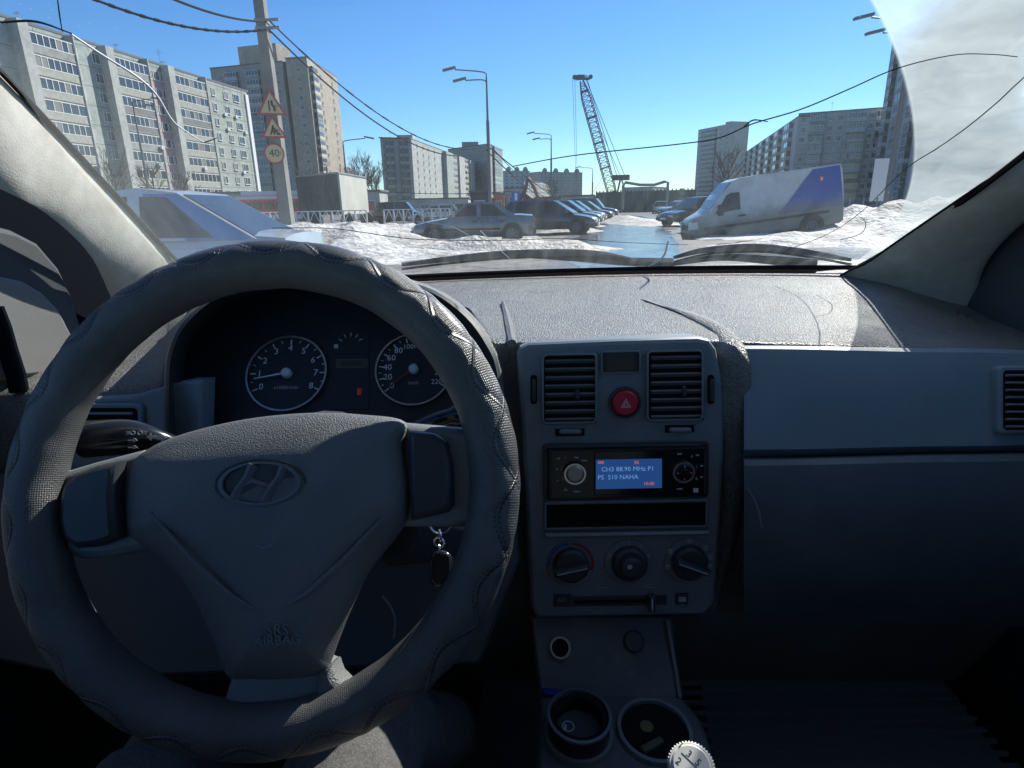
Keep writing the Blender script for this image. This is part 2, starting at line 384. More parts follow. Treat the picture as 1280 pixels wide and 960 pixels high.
# door side planes
PLL = Plane(CAM + V((-.655, .8, 0)), (1, 0, 0), (0, 1, 0)); PLR = Plane(CAM + V((.735, .8, 0)), (-1, 0, 0), (0, 1, 0))
dl = MB()
dl.prism(PLL, [(-420, 100), (0, 205), (70, 245), (150, 300), (185, 350), (200, 420), (200, 520), (-420, 620)], -.05, 0, 0)
dl_o = dl.build('door', m_seal, car, label='driver door with dark seal and grey frame')
x = MB(); x.prism(PLL, [(-160, 250), (0, 288), (30, 303), (58, 335), (76, 372), (90, 420), (96, 500), (-160, 520)], 0, .02, 0, .008); x.build('door_frame', m_door, dl_o)
x = MB(); x.prism(PLL, [(-60, 340), (-2, 352), (22, 366), (44, 388), (60, 418), (68, 445), (24, 470), (-60, 480)], .02, .035, 0, .006)
x.build('mirror_trim', mat('sail_trim', (.17, .17, .165), .8, spec=.3, bump=(500, .4, .0006)), dl_o)
x = MB(); x.tube([PLL.at(*q, .045) for q in ((-8, 385), (2, 410), (10, 438), (20, 468), (24, 490))], [.010] * 5, 8, flat=.6); x.build('window_channel', m_seal, dl_o)
dr = MB(); dr.prism(PLR, [(1190, 450), (1205, 400), (1222, 330), (1275, 270), (1420, 170), (1700, 150), (1700, 640), (1190, 640)], -.05, 0, 0)
dr_o = dr.build('door', m_door, car, label='passenger door in deep shade')
# lower door cards and rest of the body shell (real panels; side windows stay open glass)
m_body = mat('car_paint', (.33, .36, .38), .35, metal=.4, coat=.6)
m_tint = bpy.data.materials.new('tinted_glass'); m_tint.use_nodes = True; _n = m_tint.node_tree; _n.nodes.clear()
_o = _n.nodes.new('ShaderNodeOutputMaterial'); _t = _n.nodes.new('ShaderNodeBsdfTransparent'); _t.inputs[0].default_value = (.95, .98, .98, 1); _g = _n.nodes.new('ShaderNodeBsdfGlossy'); _g.inputs['Roughness'].default_value = .02; _m = _n.nodes.new('ShaderNodeMixShader'); _m.inputs[0].default_value = .05
_n.links.new(_t.outputs[0], _m.inputs[1]); _n.links.new(_g.outputs[0], _m.inputs[2]); _n.links.new(_m.outputs[0], _o.inputs[0])
m_head = mat('headliner', (.42, .43, .43), .95)
def sheet(name, rows, m_, par=car, th=.012, **kw):
    b = MB(); n = len(rows[0]); b.loft(rows)
    o = b.build(name, m_, par, sharp=40, **kw)
    md = o.modifiers.new('s', 'SOLIDIFY'); md.thickness = th; md.offset = 0; return o
def W(*q): return CAM + V(q)
sheet('roof', [[W(-.49, .43, .295), W(.05, .48, .318), W(.59, .40, .298)], [W(-.5, 0, .33), W(.06, 0, .36), W(.60, 0, .33)], [W(-.5, -1, .31), W(.06, -1, .34), W(.60, -1, .31)], [W(-.47, -1.7, .27), W(.06, -1.75, .3), W(.57, -1.7, .27)]], [m_head], th=.03)
for sx, o in ((-.67, dl_o), (.75, dr_o)):
    sheet('door_card', [[W(sx, -.45, -.12), W(sx, .90, -.155)], [W(sx * .985, -.45, -.45), W(sx * .985, 1.02, -.45)], [W(sx, -.45, -.87), W(sx, 1.05, -.87)]], m_door, o)
    sheet('side_panel', [[W(sx, -1.8, -.1), W(sx, -.46, -.12)], [W(sx, -1.8, -.85), W(sx, -.46, -.85)]], m_body)
    sheet('side_panel', [[W(sx * 1.03, .86, -.17), W(sx * 1.03, 2.0, -.32)], [W(sx * 1.03, .86, -.85), W(sx * 1.03, 2.0, -.85)]], m_body)
    for y0_, y1_ in ((-.44, .70), (-1.6, -.56)):
        sheet('side_window', [[W(sx * .985, y0_, -.13), W(sx * .985, y1_, -.15)], [W(sx * .84, y0_, .30), W(sx * .84, min(y1_, .40), .29)]], m_tint, o, th=.004)
    b = MB(); b.tube([W(sx, -.5, -.12), W(sx * .93, -.52, .1), W(sx * .84, -.5, .31)], .045, 6); b.build('door_post', m_door, car)
    b = MB(); b.tube([W(sx, -1.7, -.12), W(sx * .85, -1.6, .3)], .09, 6); b.build('rear_post', m_door, car)
    b = MB(); b.tube([W(sx * .77, .43, .29), W(sx * .82, 0, .32), W(sx * .82, -.9, .31), W(sx * .8, -1.65, .29)], .035, 6); b.build('roof_rail', m_head, car)
b = MB(); b.tube([glass(i / 12, 1) + V((0, -.015, .01)) for i in range(13)], .03, 6); b.build('header_rail', m_head, car)
sheet('rear_window', [[W(-.6, -1.8, -.1), W(.68, -1.8, -.1)], [W(-.5, -1.7, .27), W(.58, -1.7, .27)]], m_tint, th=.004)
sheet('rear_bench', [[W(-.62, -1.05, -.08), W(.70, -1.05, -.08)], [W(-.62, -.95, -.5), W(.70, -.95, -.5)], [W(-.62, -.5, -.52), W(.70, -.5, -.52)], [W(-.62, -.45, -.85), W(.70, -.45, -.85)]], m_door, th=.06)
b = MB(); b.box(CAM + V((.46, -.40, -.78)), (.5, .50, .16)); b.box(CAM + V((.46, -.70, -.35)), (.48, .12, .62), rot=Matrix.Rotation(R(-12), 3, 'X')); b.box(CAM + V((.46, -.80, .06)), (.26, .09, .18))
fs_ = b.build('passenger_seat', m_door, car, sharp=30); md = fs_.modifiers.new('b', 'BEVEL'); md.width = .04; md.segments = 3
sheet('tailgate', [[W(-.67, -1.8, -.1), W(.75, -1.8, -.1)], [W(-.67, -1.85, -.85), W(.75, -1.85, -.85)]], m_body)
sheet('cabin_floor', [[W(-.68, 1.15, -.70), W(.76, 1.15, -.70)], [W(-.68, .95, -.86), W(.76, .95, -.86)], [W(-.68, -1.85, -.86), W(.76, -1.85, -.86)]], m_carpet)
sheet('firewall', [[W(-.68, 1.12, -.20), W(.76, 1.14, -.20)], [W(-.68, 1.16, -.86), W(.76, 1.16, -.86)]], m_black)
# bonnet, cowl, bumper
sheet('bonnet', [[W(-.66, 1.30, -.20), W(.04, 1.40, -.17), W(.72, 1.30, -.20)], [W(-.68, 1.6, -.27), W(.04, 1.7, -.235), W(.74, 1.6, -.27)], [W(-.62, 1.95, -.40), W(.04, 2.06, -.36), W(.70, 1.95, -.40)]], m_body)
sheet('front_bumper', [[W(-.62, 1.97, -.42), W(.04, 2.08, -.39), W(.70, 1.97, -.42)], [W(-.68, 2.02, -.6), W(.04, 2.14, -.6), W(.74, 2.02, -.6)], [W(-.66, 1.98, -.95), W(.04, 2.08, -.95), W(.72, 1.98, -.95)]], m_body)
m_cowl = mat('cowl_plastic', (.10, .095, .085), .7, col2=(.22, .2, .17), var=(14, .3), bump=(200, .6, .002))
b = MB()
b.loft([[glass(i / 24, 0) + V((0, .012, -.004)) for i in range(25)], [glass(i / 24, 0) + V((0, .05, -.010)) for i in range(25)], [glass(i / 24, 0) + V((0, .13, -.022)) for i in range(25)], [glass(i / 24, 0) + V((0, .20, -.07)) for i in range(25)]])
b.build('cowl', m_cowl, car, label='dusty plastic cowl below the windscreen')
m_wip = mat('wiper_black', (.03, .034, .04), .45)
def wiper(pts, arm, lab):
    b = MB()
    P = spl([cp(*q) for q in pts], 24); b.tube(P, [.004 + .005 * math.sin(PI * i / 23) for i in range(24)], 6, flat=.7)
    o = b.build('wiper', m_wip, car, label=lab)
    b = MB(); A = spl([cp(*q) for q in arm], 16); b.tube(A, [.011 - .006 * i / 15 for i in range(16)], 6); b.build('wiper_arm', m_wip, o)
    b = MB(); b.tube([p + V((0, -.004, -.008)) for p in P], .0025, 5); b.build('wiper_rubber', m_black, o)
wiper([(502, 331, 1.17), (560, 324, 1.18), (640, 317, 1.19), (735, 316, 1.2), (790, 324, 1.2)], [(840, 329, 1.22), (780, 327, 1.21), (720, 323, 1.21), (650, 319, 1.21)], 'wiper blade in front of the driver')
wiper([(842, 322, 1.2), (880, 313, 1.19), (940, 309, 1.18), (1000, 314, 1.15), (1064, 325, 1.12)], [(1020, 331, 1.16), (960, 325, 1.18), (900, 322, 1.2), (838, 330, 1.22)], 'wiper blade in front of the passenger')

# ---- dashboard -------------------------------------------------------
PX = [-180, -60, 40, 130, 200, 214, 240, 300, 380, 460, 540, 580, 598, 612, 640, 690, 740, 800, 860, 905, 960, 1010, 1062, 1110, 1160, 1215, 1290, 1400]
def rowpts(f): return [cp(x, *f(x)) for x in PX]
def interp(tab, x):
    for (a, ya), (b_, yb) in zip(tab, tab[1:]):
        if x <= b_:
            t = (x - a) / (b_ - a); t = max(0, t); t = t * t * (3 - 2 * t); return ya + (yb - ya) * t
    return tab[-1][1]
def tabrow(ty, td): return [cp(x, interp(ty, x), interp(td, x)) for x in PX]
rowA = [glass(min(1, max(0, (x - 180) / 890)), 0) + V(((x - 180) / 735 if x < 180 else ((x - 1070) / 735 if x > 1070 else 0), .01, -.012)) for x in PX]
rows = [rowA,
        tabrow([(-180, 420), (130, 400), (300, 362), (1060, 352), (1110, 358), (1215, 393), (1400, 430)], [(-180, .98), (130, 1.0), (640, 1.04), (1060, .98), (1400, .9)]),
        tabrow([(-180, 440), (130, 410), (300, 384), (640, 378), (1000, 374), (1062, 378), (1110, 372), (1215, 402), (1400, 436)], [(-180, .92), (130, .92), (640, .90), (1060, .88), (1400, .84)]),
        tabrow([(-180, 452), (130, 430), (300, 394), (640, 388), (1010, 384), (1062, 390), (1110, 388), (1215, 412), (1400, 440)], [(-180, .87), (130, .88), (640, .86), (1060, .85), (1400, .80)]),
        tabrow([(-180, 470), (130, 450), (200, 440), (240, 380), (582, 380), (610, 408), (1000, 405), (1062, 408), (1160, 420), (1400, 445)], [(-180, .80), (200, .80), (240, .87), (582, .87), (610, .78), (1400, .76)]),
        tabrow([(-180, 490), (130, 478), (216, 470), (240, 385), (582, 385), (610, 424), (905, 423), (1000, 427), (1215, 434), (1400, 446)], [(-180, .74), (200, .74), (240, .88), (582, .88), (610, .725), (1400, .725)]),
        tabrow([(-180, 500), (130, 488), (216, 480), (240, 395), (582, 395), (610, 428), (905, 427), (925, 430), (1215, 437), (1400, 449)], [(-180, .728), (200, .728), (240, .90), (582, .90), (610, .718), (1400, .718)]),
        tabrow([(-180, 512), (130, 500), (216, 492), (240, 420), (582, 420), (610, 440), (905, 440), (925, 438), (1215, 444), (1400, 455)], [(-180, .722), (200, .722), (240, .92), (582, .92), (610, .725), (1400, .72)]),
        tabrow([(-180, 600), (1400, 600)], [(-180, .73), (200, .73), (240, .90), (582, .90), (610, .76), (905, .75), (935, .72), (1400, .70)]),
        tabrow([(-180, 760), (300, 760), (1400, 760)], [(-180, .80), (640, .80), (1400, .84)]),
        tabrow([(-180, 860), (300, 850), (1400, 850)], [(-180, .98), (640, .98), (1400, 1.0)])]
# refine each row smoothly
rows = [spl(r, 140) for r in rows]
cols = []
for i in range(140):
    c = [r[i] for r in rows]; o_ = []
    for k in range(len(c) - 1):
        for t in (0, .5): o_.append(c[k].lerp(c[k + 1], t))
    o_.append(c[-1]); 
    # relax slightly
    for _ in range(2):
        o_ = [o_[0]] + [o_[k] * .5 + (o_[k - 1] + o_[k + 1]) * .25 for k in range(1, len(o_) - 1)] + [o_[-1]]
    cols.append(o_)
b = MB(); b.loft(cols)
dash = b.build('dashboard', m_dash, car, sharp=80, label='grey grained dashboard, sunlit on top')
# moulded crease lines on the dash top (left ridge and the two seams)
b = MB(); b.tube([cp(629, 378, .895), cp(633, 395, .84), cp(637, 412, .775), cp(640, 430, .715)], [.003, .006, .007, .006], 8); b.build('ridge', m_dash, dash)
# wing that runs from dash top down beside the fascia
m_wing = m_dash
def ribbon(l, m_, name, par, sharp=70, **kw):
    n = 26; cs = [spl([cp(*q) for q in c], n) for c in l]; b = MB(); b.loft(cs); return b.build(name, m_, par, sharp=sharp, **kw)
ribbon([[(800, 374, .905), (840, 392, .84), (880, 416, .76), (896, 440, .715), (899, 500, .712), (898, 600, .75), (894, 690, .775), (889, 770, .80)],
        [(806, 375, .895), (850, 391, .825), (893, 414, .745), (908, 440, .702), (911, 500, .708), (908, 600, .738), (899, 690, .768), (890, 770, .80)],
        [(812, 377, .89), (862, 391, .815), (905, 412, .735), (922, 440, .694), (927, 500, .703), (920, 600, .734), (906, 690, .765), (891, 770, .80)],
        [(816, 379, .892), (872, 392, .82), (915, 414, .732), (934, 445, .696), (938, 500, .706), (931, 600, .736), (913, 690, .768), (892, 770, .80)],
        [(818, 381, .90), (878, 394, .835), (920, 419, .745), (939, 450, .715), (944, 500, .72), (936, 600, .75), (917, 690, .78), (893, 770, .81)]],
       m_dash, 'fascia_wing', dash, label='curved sunlit shoulder beside the fascia')
# passenger side face
def face(tabs, xs, m_, name, par, **kw):
    rows = []
    for ty, td in tabs: rows.append(spl([cp(x, interp(ty, x), interp(td, x)) for x in xs], 60))
    b = MB(); b.loft(rows); return b.build(name, m_, par, **kw)
XS = [930, 960, 1010, 1080, 1160, 1240, 1330, 1420]
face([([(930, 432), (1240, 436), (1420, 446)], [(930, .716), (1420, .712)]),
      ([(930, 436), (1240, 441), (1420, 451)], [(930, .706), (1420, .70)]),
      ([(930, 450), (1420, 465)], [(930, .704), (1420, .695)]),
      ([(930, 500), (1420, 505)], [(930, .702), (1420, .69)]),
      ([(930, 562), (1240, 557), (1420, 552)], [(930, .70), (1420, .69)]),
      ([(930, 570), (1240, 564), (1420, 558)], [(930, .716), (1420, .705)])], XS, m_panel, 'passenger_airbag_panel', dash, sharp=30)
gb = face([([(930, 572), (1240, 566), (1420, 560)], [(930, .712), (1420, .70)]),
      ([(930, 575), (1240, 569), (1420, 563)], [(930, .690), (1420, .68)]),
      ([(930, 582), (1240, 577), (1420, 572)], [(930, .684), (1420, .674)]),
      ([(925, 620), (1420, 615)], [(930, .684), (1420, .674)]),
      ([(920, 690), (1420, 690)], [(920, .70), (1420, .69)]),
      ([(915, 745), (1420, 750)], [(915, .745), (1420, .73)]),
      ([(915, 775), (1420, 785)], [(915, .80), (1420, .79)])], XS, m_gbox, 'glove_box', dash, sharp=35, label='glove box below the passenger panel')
b = MB(); b.tube([cp(x, y, .681) for x, y in ((934, 610), (943, 625), (949, 642), (952, 660))], .0012, 6); b.build('glove_box_edge', m_lip, gb)
# passenger outlet
PV = plane3(cp(1243, 458, .692), cp(1340, 462, .685), cp(1250, 540, .69))
b = MB(); ol = rrect(1243, 457, 1345, 543, 8)
b.prism(PV, ol, -.01, .006, 0, .003); b.prism(PV, rrect(1249, 463, 1339, 537, 5), .0062, .0066, 1)
for k in range(8): b.prism(PV, [(1251, 468 + k * 9), (1337, 469 + k * 9), (1337, 472 + k * 9), (1251, 471 + k * 9)], .0068, .012, 2, .0015)
b.build('air_vent', [m_panel, m_black, m_lip], dash, label='outer passenger air vent')
# side demister ribs
PS = plane3(cp(1185, 386, .95), cp(1250, 412, .9), cp(1215, 412, .86))
b = MB()
for k in range(6):
    x, y = 1190 + k * 11, 388 + k * 4.6
    b.prism(PS, [(x, y), (x + 9, y + 4), (x + 3, y + 12), (x - 6, y + 7)], -.004, .008, 0, .003)
b.build('demister_grille', m_dash, dash)
# driver side panels
PD = plane3(cp(120, 520, .705), cp(240, 520, .70), cp(170, 600, .715))
b = MB(); b.prism(PD, rrect(60, 504, 181, 565, 9), 0, .004, 0, .002); b.prism(PD, rrect(66, 509, 175, 552, 6), .0042, .0046, 1)
for k in range(4): b.prism(PD, [(68, 514 + k * 10), (170, 514 + k * 10), (170, 517 + k * 10), (68, 517 + k * 10)], .005, .009, 0, .001)
b.build('air_vent', [m_panel, m_black], dash, label='outer driver air vent behind the wheel')
b = MB(); b.prism(PD, [(228, 476), (252, 476), (250, 540), (258, 560), (260, 600), (30, 600), (20, 560), (40, 520), (60, 502), (160, 496)], -.03, -.002, 0, .004)
b.build('driver_panel', m_panel, dash)
b = MB(); b.prism(plane3(cp(100, 600, .70), cp(620, 600, .70), cp(300, 830, .64)), [(-120, 590), (640, 580), (650, 700), (600, 830), (100, 850), (-120, 800)], -.02, 0, 0, .004)
b.build('knee_panel', m_dark, dash)

# ---- instrument cluster ----------------------------------------------
PC = plane3(cp(260, 470, .765), cp(620, 465, .765), cp(420, 380, .80))
arch_o = [(204, 540), (205, 470), (210, 432), (230, 396), (275, 362), (340, 345), (410, 338), (480, 343), (540, 358), (585, 388), (614, 425), (628, 462), (632, 540)]
arch_i = [(232, 540), (232, 468), (236, 438), (254, 408), (290, 380), (345, 364), (410, 358), (475, 362), (528, 376), (566, 402), (592, 434), (604, 466), (606, 540)]
b = MB(); n = 50
def sp2(c, d): return spl([cp(x, y, d if not callable(d) else d(x, y)) for x, y in c], n)
tilt = lambda d0: (lambda x, y: d0 + (540 - y) * .00022)
b.loft([sp2(arch_o, lambda x, y: .92), sp2(arch_o, tilt(.70)), sp2([(x + (410 - x) * .012, y + 3) for x, y in arch_o], tilt(.672))], 0)
b.loft([sp2([(x + (410 - x) * .012, y + 3) for x, y in arch_o], tilt(.672)), sp2([(x + (410 - x) * .03, y + 6) for x, y in arch_o], tilt(.668)), sp2([(x + (410 - x) * .045, y + 10) for x, y in arch_o], tilt(.676)), sp2(arch_i, tilt(.77))], 1)
cl = b.build('instrument_cluster', [m_dash, m_dark], car, label='instrument cluster under its hood, seen through the wheel')
b = MB(); b.prism(PC, [(222, 545)] + [(x + (x - 410) * .04, y - 14) for x, y in arch_i[1:-1]] + [(614, 545)], -.02, 0, 0); b.build('cluster_panel', mat('cluster_navy', (.014, .018, .026), .5), cl)
m_dial = mat('dial_face', (.016, .020, .030), .55)
def gauge(name, px, py, rpx, nums, a0, a1, minor, txt, val, needle_m, lab):
    c = PC.at(px, py); S = PC.scale(px, py); r = rpx * S; b = MB()
    b.disc(PC, c, r * .96, 0, .0012, 0, 48); b.ring(PC, c, r * .955, r, 0, .007, 1, 64)
    N = len(nums)
    def ang(t): return R(a0 + (a1 - a0) * t)
    for i in range((N - 1) * minor + 1):
        a = ang(i / ((N - 1) * minor)); L_ = .13 if i % minor == 0 else .07; w = r * (.014 if i % minor == 0 else .009)
        d = PC.e1 * math.cos(a) + PC.e2 * math.sin(a); t_ = PC.e1 * -math.sin(a) + PC.e2 * math.cos(a)
        o_, i_ = c + d * r * .93, c + d * r * (.93 - L_)
        b.solid(PC, [o_ + t_ * w, o_ - t_ * w, i_ - t_ * w, i_ + t_ * w], .0013, .0018, 2)
    for i, s_ in enumerate(nums):
        a = ang(i / (N - 1)); d = PC.e1 * math.cos(a) + PC.e2 * math.sin(a)
        b.text(s_, PC, c + d * r * (.70 if len(s_) < 3 else .68), r * (.23 if len(s_) < 3 else .19), .0018, 2)
    b.text(txt, PC, c - PC.e2 * r * .36, r * .13, .0018, 3)
    b.build(name, [m_dial, m_silver, m_white, m_dim], cl, label=lab)
    a = ang(val); d = PC.e1 * math.cos(a) + PC.e2 * math.sin(a); t_ = PC.e1 * -math.sin(a) + PC.e2 * math.cos(a)
    b = MB(); b.solid(PC, [c + d * r * .8 + t_ * r * .008, c + d * r * .8 - t_ * r * .008, c - t_ * r * .022, c + t_ * r * .022], .005, .007, 1)
    b.disc(PC, c, r * .13, .002, .011, 0, 20, .003); b.build('needle', [mat('needle_hub', (.62, .68, .72), .4), needle_m], cl)
gauge('tachometer', 360, 468, 50, [str(i) for i in range(9)], 208, -28, 2, 'x1000r/min', .075, m_white, 'round rev counter reading idle')
gauge('speedometer', 518, 463, 48, [str(i) for i in range(0, 221, 20)], 218, -30, 2, 'km/h', 0, m_redp, 'round speedometer at zero')
b = MB(); b.prism(PC, rrect(412, 405, 462, 512, 6), 0, .001, 0); c = PC.at(438, 432); S = PC.scale(438, 432)
for i in range(5):
    a = R(150 - i * 30); d = PC.e1 * math.cos(a) + PC.e2 * math.sin(a); t_ = PC.e1 * -math.sin(a) + PC.e2 * math.cos(a)
    b.solid(PC, [c + d * S * 17 + t_ * S * .6, c + d * S * 17 - t_ * S * .6, c + d * S * 12 - t_ * S * .6, c + d * S * 12 + t_ * S * .6], .0012, .0018, 1)
b.prism(PC, [(418, 431), (423, 431), (423, 436), (418, 436)], .0012, .0018, 1)
b.prism(PC, [(420, 449), (460, 449), (460, 461), (420, 461)], .0012, .0016, 3)
b.text('888888', PC, PC.at(440, 455), S * 9, .002, 4)
b.prism(PC, [(447, 486), (452, 486), (452, 494), (447, 494)], .0012, .0018, 2)
b.build('fuel_gauge', [m_dial, m_dim, mat('warning_red', (.16, .01, .01), .5, emit=(1, .08, .06), es=.04), mat('lcd', (.06, .07, .05), .3), m_dial], cl)

# ---- fascia (centre console) -------------------------------------------
PF = plane3(cp(655, 440, .700), cp(890, 437, .700), cp(775, 750, .757))
def fr(x0, y0, x1, y1, r=6): return rrect(x0, y0, x1, y1, r)
b = MB()
out = [(646, 442), (650, 434), (660, 429), (770, 424), (872, 421), (886, 424), (895, 436), (902, 470), (905, 560), (900, 660), (893, 752), (880, 768), (670, 772), (662, 755), (655, 600)]
b.prism(PF, out, -.09, .004, 0, .006)
fas = b.build('centre_fascia', m_fascia, car, sharp=28, label='grey centre fascia with vents, radio slot and heater dials')
# raised frames
def frame(b, x0, y0, x1, y1, w, h0, h1, mi, r=6, sk=0):
    o_ = rrect(x0, y0, x1, y1, r); i_ = rrect(x0 + w, y0 + w, x1 - w, y1 - w, max(1, r - w))
    sh = lambda P, h: [PF.at(x, y - (x - 780) * .018, h) for x, y in P]
    b.loft([sh(o_, h0), sh(o_, h1 - .001), sh([(x + (1 if x < (x0 + x1) / 2 else -1) * .8, y + (1 if y < (y0 + y1) / 2 else -1) * .8) for x, y in o_], h1), sh(i_, h1), sh(i_, h0)], mi, True)
def P4(x0, y0, x1, y1): return [(x, y - (x - 780) * .018) for x, y in ((x0, y0), (x1, y0), (x1, y1), (x0, y1))]
def vent(x0, y0, x1, y1, lab):
    b = MB(); frame(b, x0, y0, x1, y1, 3, .004, .010, 0, 7)
    b.prism(PF, P4(x0 + 2, y0 + 2, x1 - 2, y1 - 2), .0042, .0046, 1)
    n = 8; hh = (y1 - y0 - 6) / n
    for k in range(n):
        y = y0 + 7 + k * hh
        b.prism(PF, P4(x0 + 4, y, x1 - 4, y + 2.0), .0048, .0085, 2, .001)
        b.prism(PF, P4(x0 + 4, y + 2.2, x1 - 4, y + 5.0), .0048, .0066, 3)
    cx = (x0 + x1) / 2
    b.prism(PF, P4(cx + 6, y0 + 44, cx + 11, y0 + 56), .0087, .011, 3, .001)
    b.build('air_vent', [m_fascia, m_black, m_lip, m_dark], fas, label=lab)
vent(677, 440, 747, 529, 'slatted air vent left of the hazard button'); vent(808, 438, 880, 528, 'slatted air vent right of the hazard button')
b = MB(); frame(b, 751, 438, 801, 467, 2, .004, .009, 0, 4); b.prism(PF, P4(753, 440, 799, 466), .0042, .0046, 2); b.prism(PF, P4(757, 447, 791, 463), .005, .0056, 1)
b.build('clock_display', [m_fascia, mat('lcd_off', (.05, .055, .048), .12), m_dark], fas)
c = PF.at(780, 502); S = PF.scale(780, 502)
b = MB(); b.ring(PF, c, 17.5 * S, 20 * S, .004, .009, 1, 40); b.disc(PF, c, 16.5 * S, .004, .012, 0, 40, .003)
def tri(b, r0, r1, h, mi, cc):
    P = lambda r: [cc + (PF.e1 * math.cos(R(90 + 120 * k)) + PF.e2 * math.sin(R(90 + 120 * k))) * r * S for k in range(3)]
    b.loft([[p + PF.n * h for p in P(r0)], [p + PF.n * h for p in P(r1)]], mi, True)
tri(b, 7.6, 6.2, .0125, 2, c - PF.e2 * S); tri(b, 4.2, 2.6, .0125, 2, c - PF.e2 * S)
b.build('hazard_button', [m_red, m_dark, mat('pink_print', (.9, .7, .7), .5)], fas, label='round red hazard button')
for (x, y, w_, h_) in ((712, 538, 36, 9), (848, 536, 36, 9)):
    b = MB(); b.prism(PF, P4(x - w_ / 2, y - h_ / 2, x + w_ / 2, y + h_ / 2), .0042, .0052, 1); b.prism(PF, rrect(x - w_ / 2 + 4, y - h_ / 2 + 1, x + w_ / 2 - 4, y + h_ / 2 - 2, 3), .0054, .011, 0, .002); b.build('vent_wheel', [m_fascia, m_black], fas)
for x in (667, 887):
    b = MB(); b.prism(PF, rrect(x - 4, 468, x + 4, 504, 3), .0042, .0052, 1); b.prism(PF, rrect(x - 2.5, 472, x + 2.5, 500, 2), .0054, .012, 0, .002); b.build('vent_wheel', [m_dark, m_black], fas)
# radio
rad_b = MB(); frame(rad_b, 679, 553, 886, 622, 3, .004, .009, 1, 4)
rad_b.prism(PF, P4(684, 557, 880, 619), .0042, .0115, 0, .002); rad_b.prism(PF, P4(741, 560, 826, 614), .0118, .0128, 2, .001)
for x in (688, 877): rad_b.prism(PF, P4(x - 1, 561, x + 1, 615), .0118, .014, 1, .0005)
S = PF.scale(780, 588)
rad_b.text('SUPRA', PF, PF.at(752, 565), S * 6, .0132, 3) if False else None
for (x, y, t_) in ((706, 568, '1'), (701, 581, '2'), (702, 595, '3'), (861, 567, '4'), (867, 580, '5'), (867, 594, '6')): rad_b.text(t_, PF, PF.at(x, y), S * 6, .0118, 4)
for (x, y, w_) in ((697, 568, 4), (695, 581, 3), (696, 595, 3), (719, 567, 5), (868, 567, 4), (873, 580, 3), (873, 594, 3), (720, 609, 8), (846, 608, 7), (729, 571, 7), (846, 565, 6), (819, 564, 10)):
    rad_b.prism(PF, P4(x - w_ / 2, y - .8, x + w_ / 2, y + .8), .0118, .0124, 4)
rad_b.prism(PF, [(703, 609), (709, 609), (706, 605)], .0118, .0124, 4); rad_b.prism(PF, [(863, 611), (869, 611), (869, 606), (863, 606)], .0118, .0124, 3)
rad = rad_b.build('car_radio', [m_gloss, m_dark, mat('screen_surround', (.01, .012, .02), .1), m_white, m_dim], car, sharp=28, label='black car radio with a lit blue screen')
b = MB(); b.prism(PF, P4(743, 570, 824, 606), .013, .0134, 0)
b.text('CH3 88.90 MHz P1', PF, PF.at(782, 582), S * 8.2, .0137, 1, ext=.0001); b.text('PS  S10 NAHA', PF, PF.at(770, 592), S * 8.2, .0137, 1, ext=.0001)
b.text('SK', PF, PF.at(793, 574), S * 6, .0137, 2); b.text('888', PF, PF.at(749, 574), S * 5, .0137, 2); b.text('10:00', PF, PF.at(808, 600), S * 6, .0137, 2)
b.build('radio_screen', [mat('blue_screen', (.01, .02, .05), .4, emit=(.02, .075, .26), es=.45), mat('screen_text', (.1, .2, .4), .5, emit=(.12, .26, .55), es=.6), m_amber], rad, label='blue lit radio screen')
def knob(px, py, r, name, par, face=0):
    c = PF.at(px, py); b = MB(); b.ring(PF, c, r * S * .82, r * S, .0118, .0175, 0, 40); b.disc(PF, c, r * S * .8, .0118, .019, 1, 36, .002)
    if face:
        b.disc(PF, c, r * S * .42, .0192, .021, 1, 24, .001)
        for a in range(4): d = PF.e1 * math.cos(a * PI / 2) + PF.e2 * math.sin(a * PI / 2); b.disc(PF, c + d * r * S * .58, r * S * .06, .0192, .0198, 2, 8)
    b.build(name, [m_chrome if not face else m_silver, m_silver if not face else m_gloss, m_white], par)
knob(717, 587, 13.5, 'volume_knob', rad); knob(850, 585, 13.5, 'joystick', rad, 1)
# slot
b = MB(); frame(b, 680, 625, 885, 661, 3, .004, .010, 0, 4); b.prism(PF, P4(683, 628, 882, 658), .0042, .0046, 1); b.prism(PF, P4(680, 661, 884, 667), .004, .012, 0, .003)
b.build('storage_slot', [m_fascia, m_black], fas)
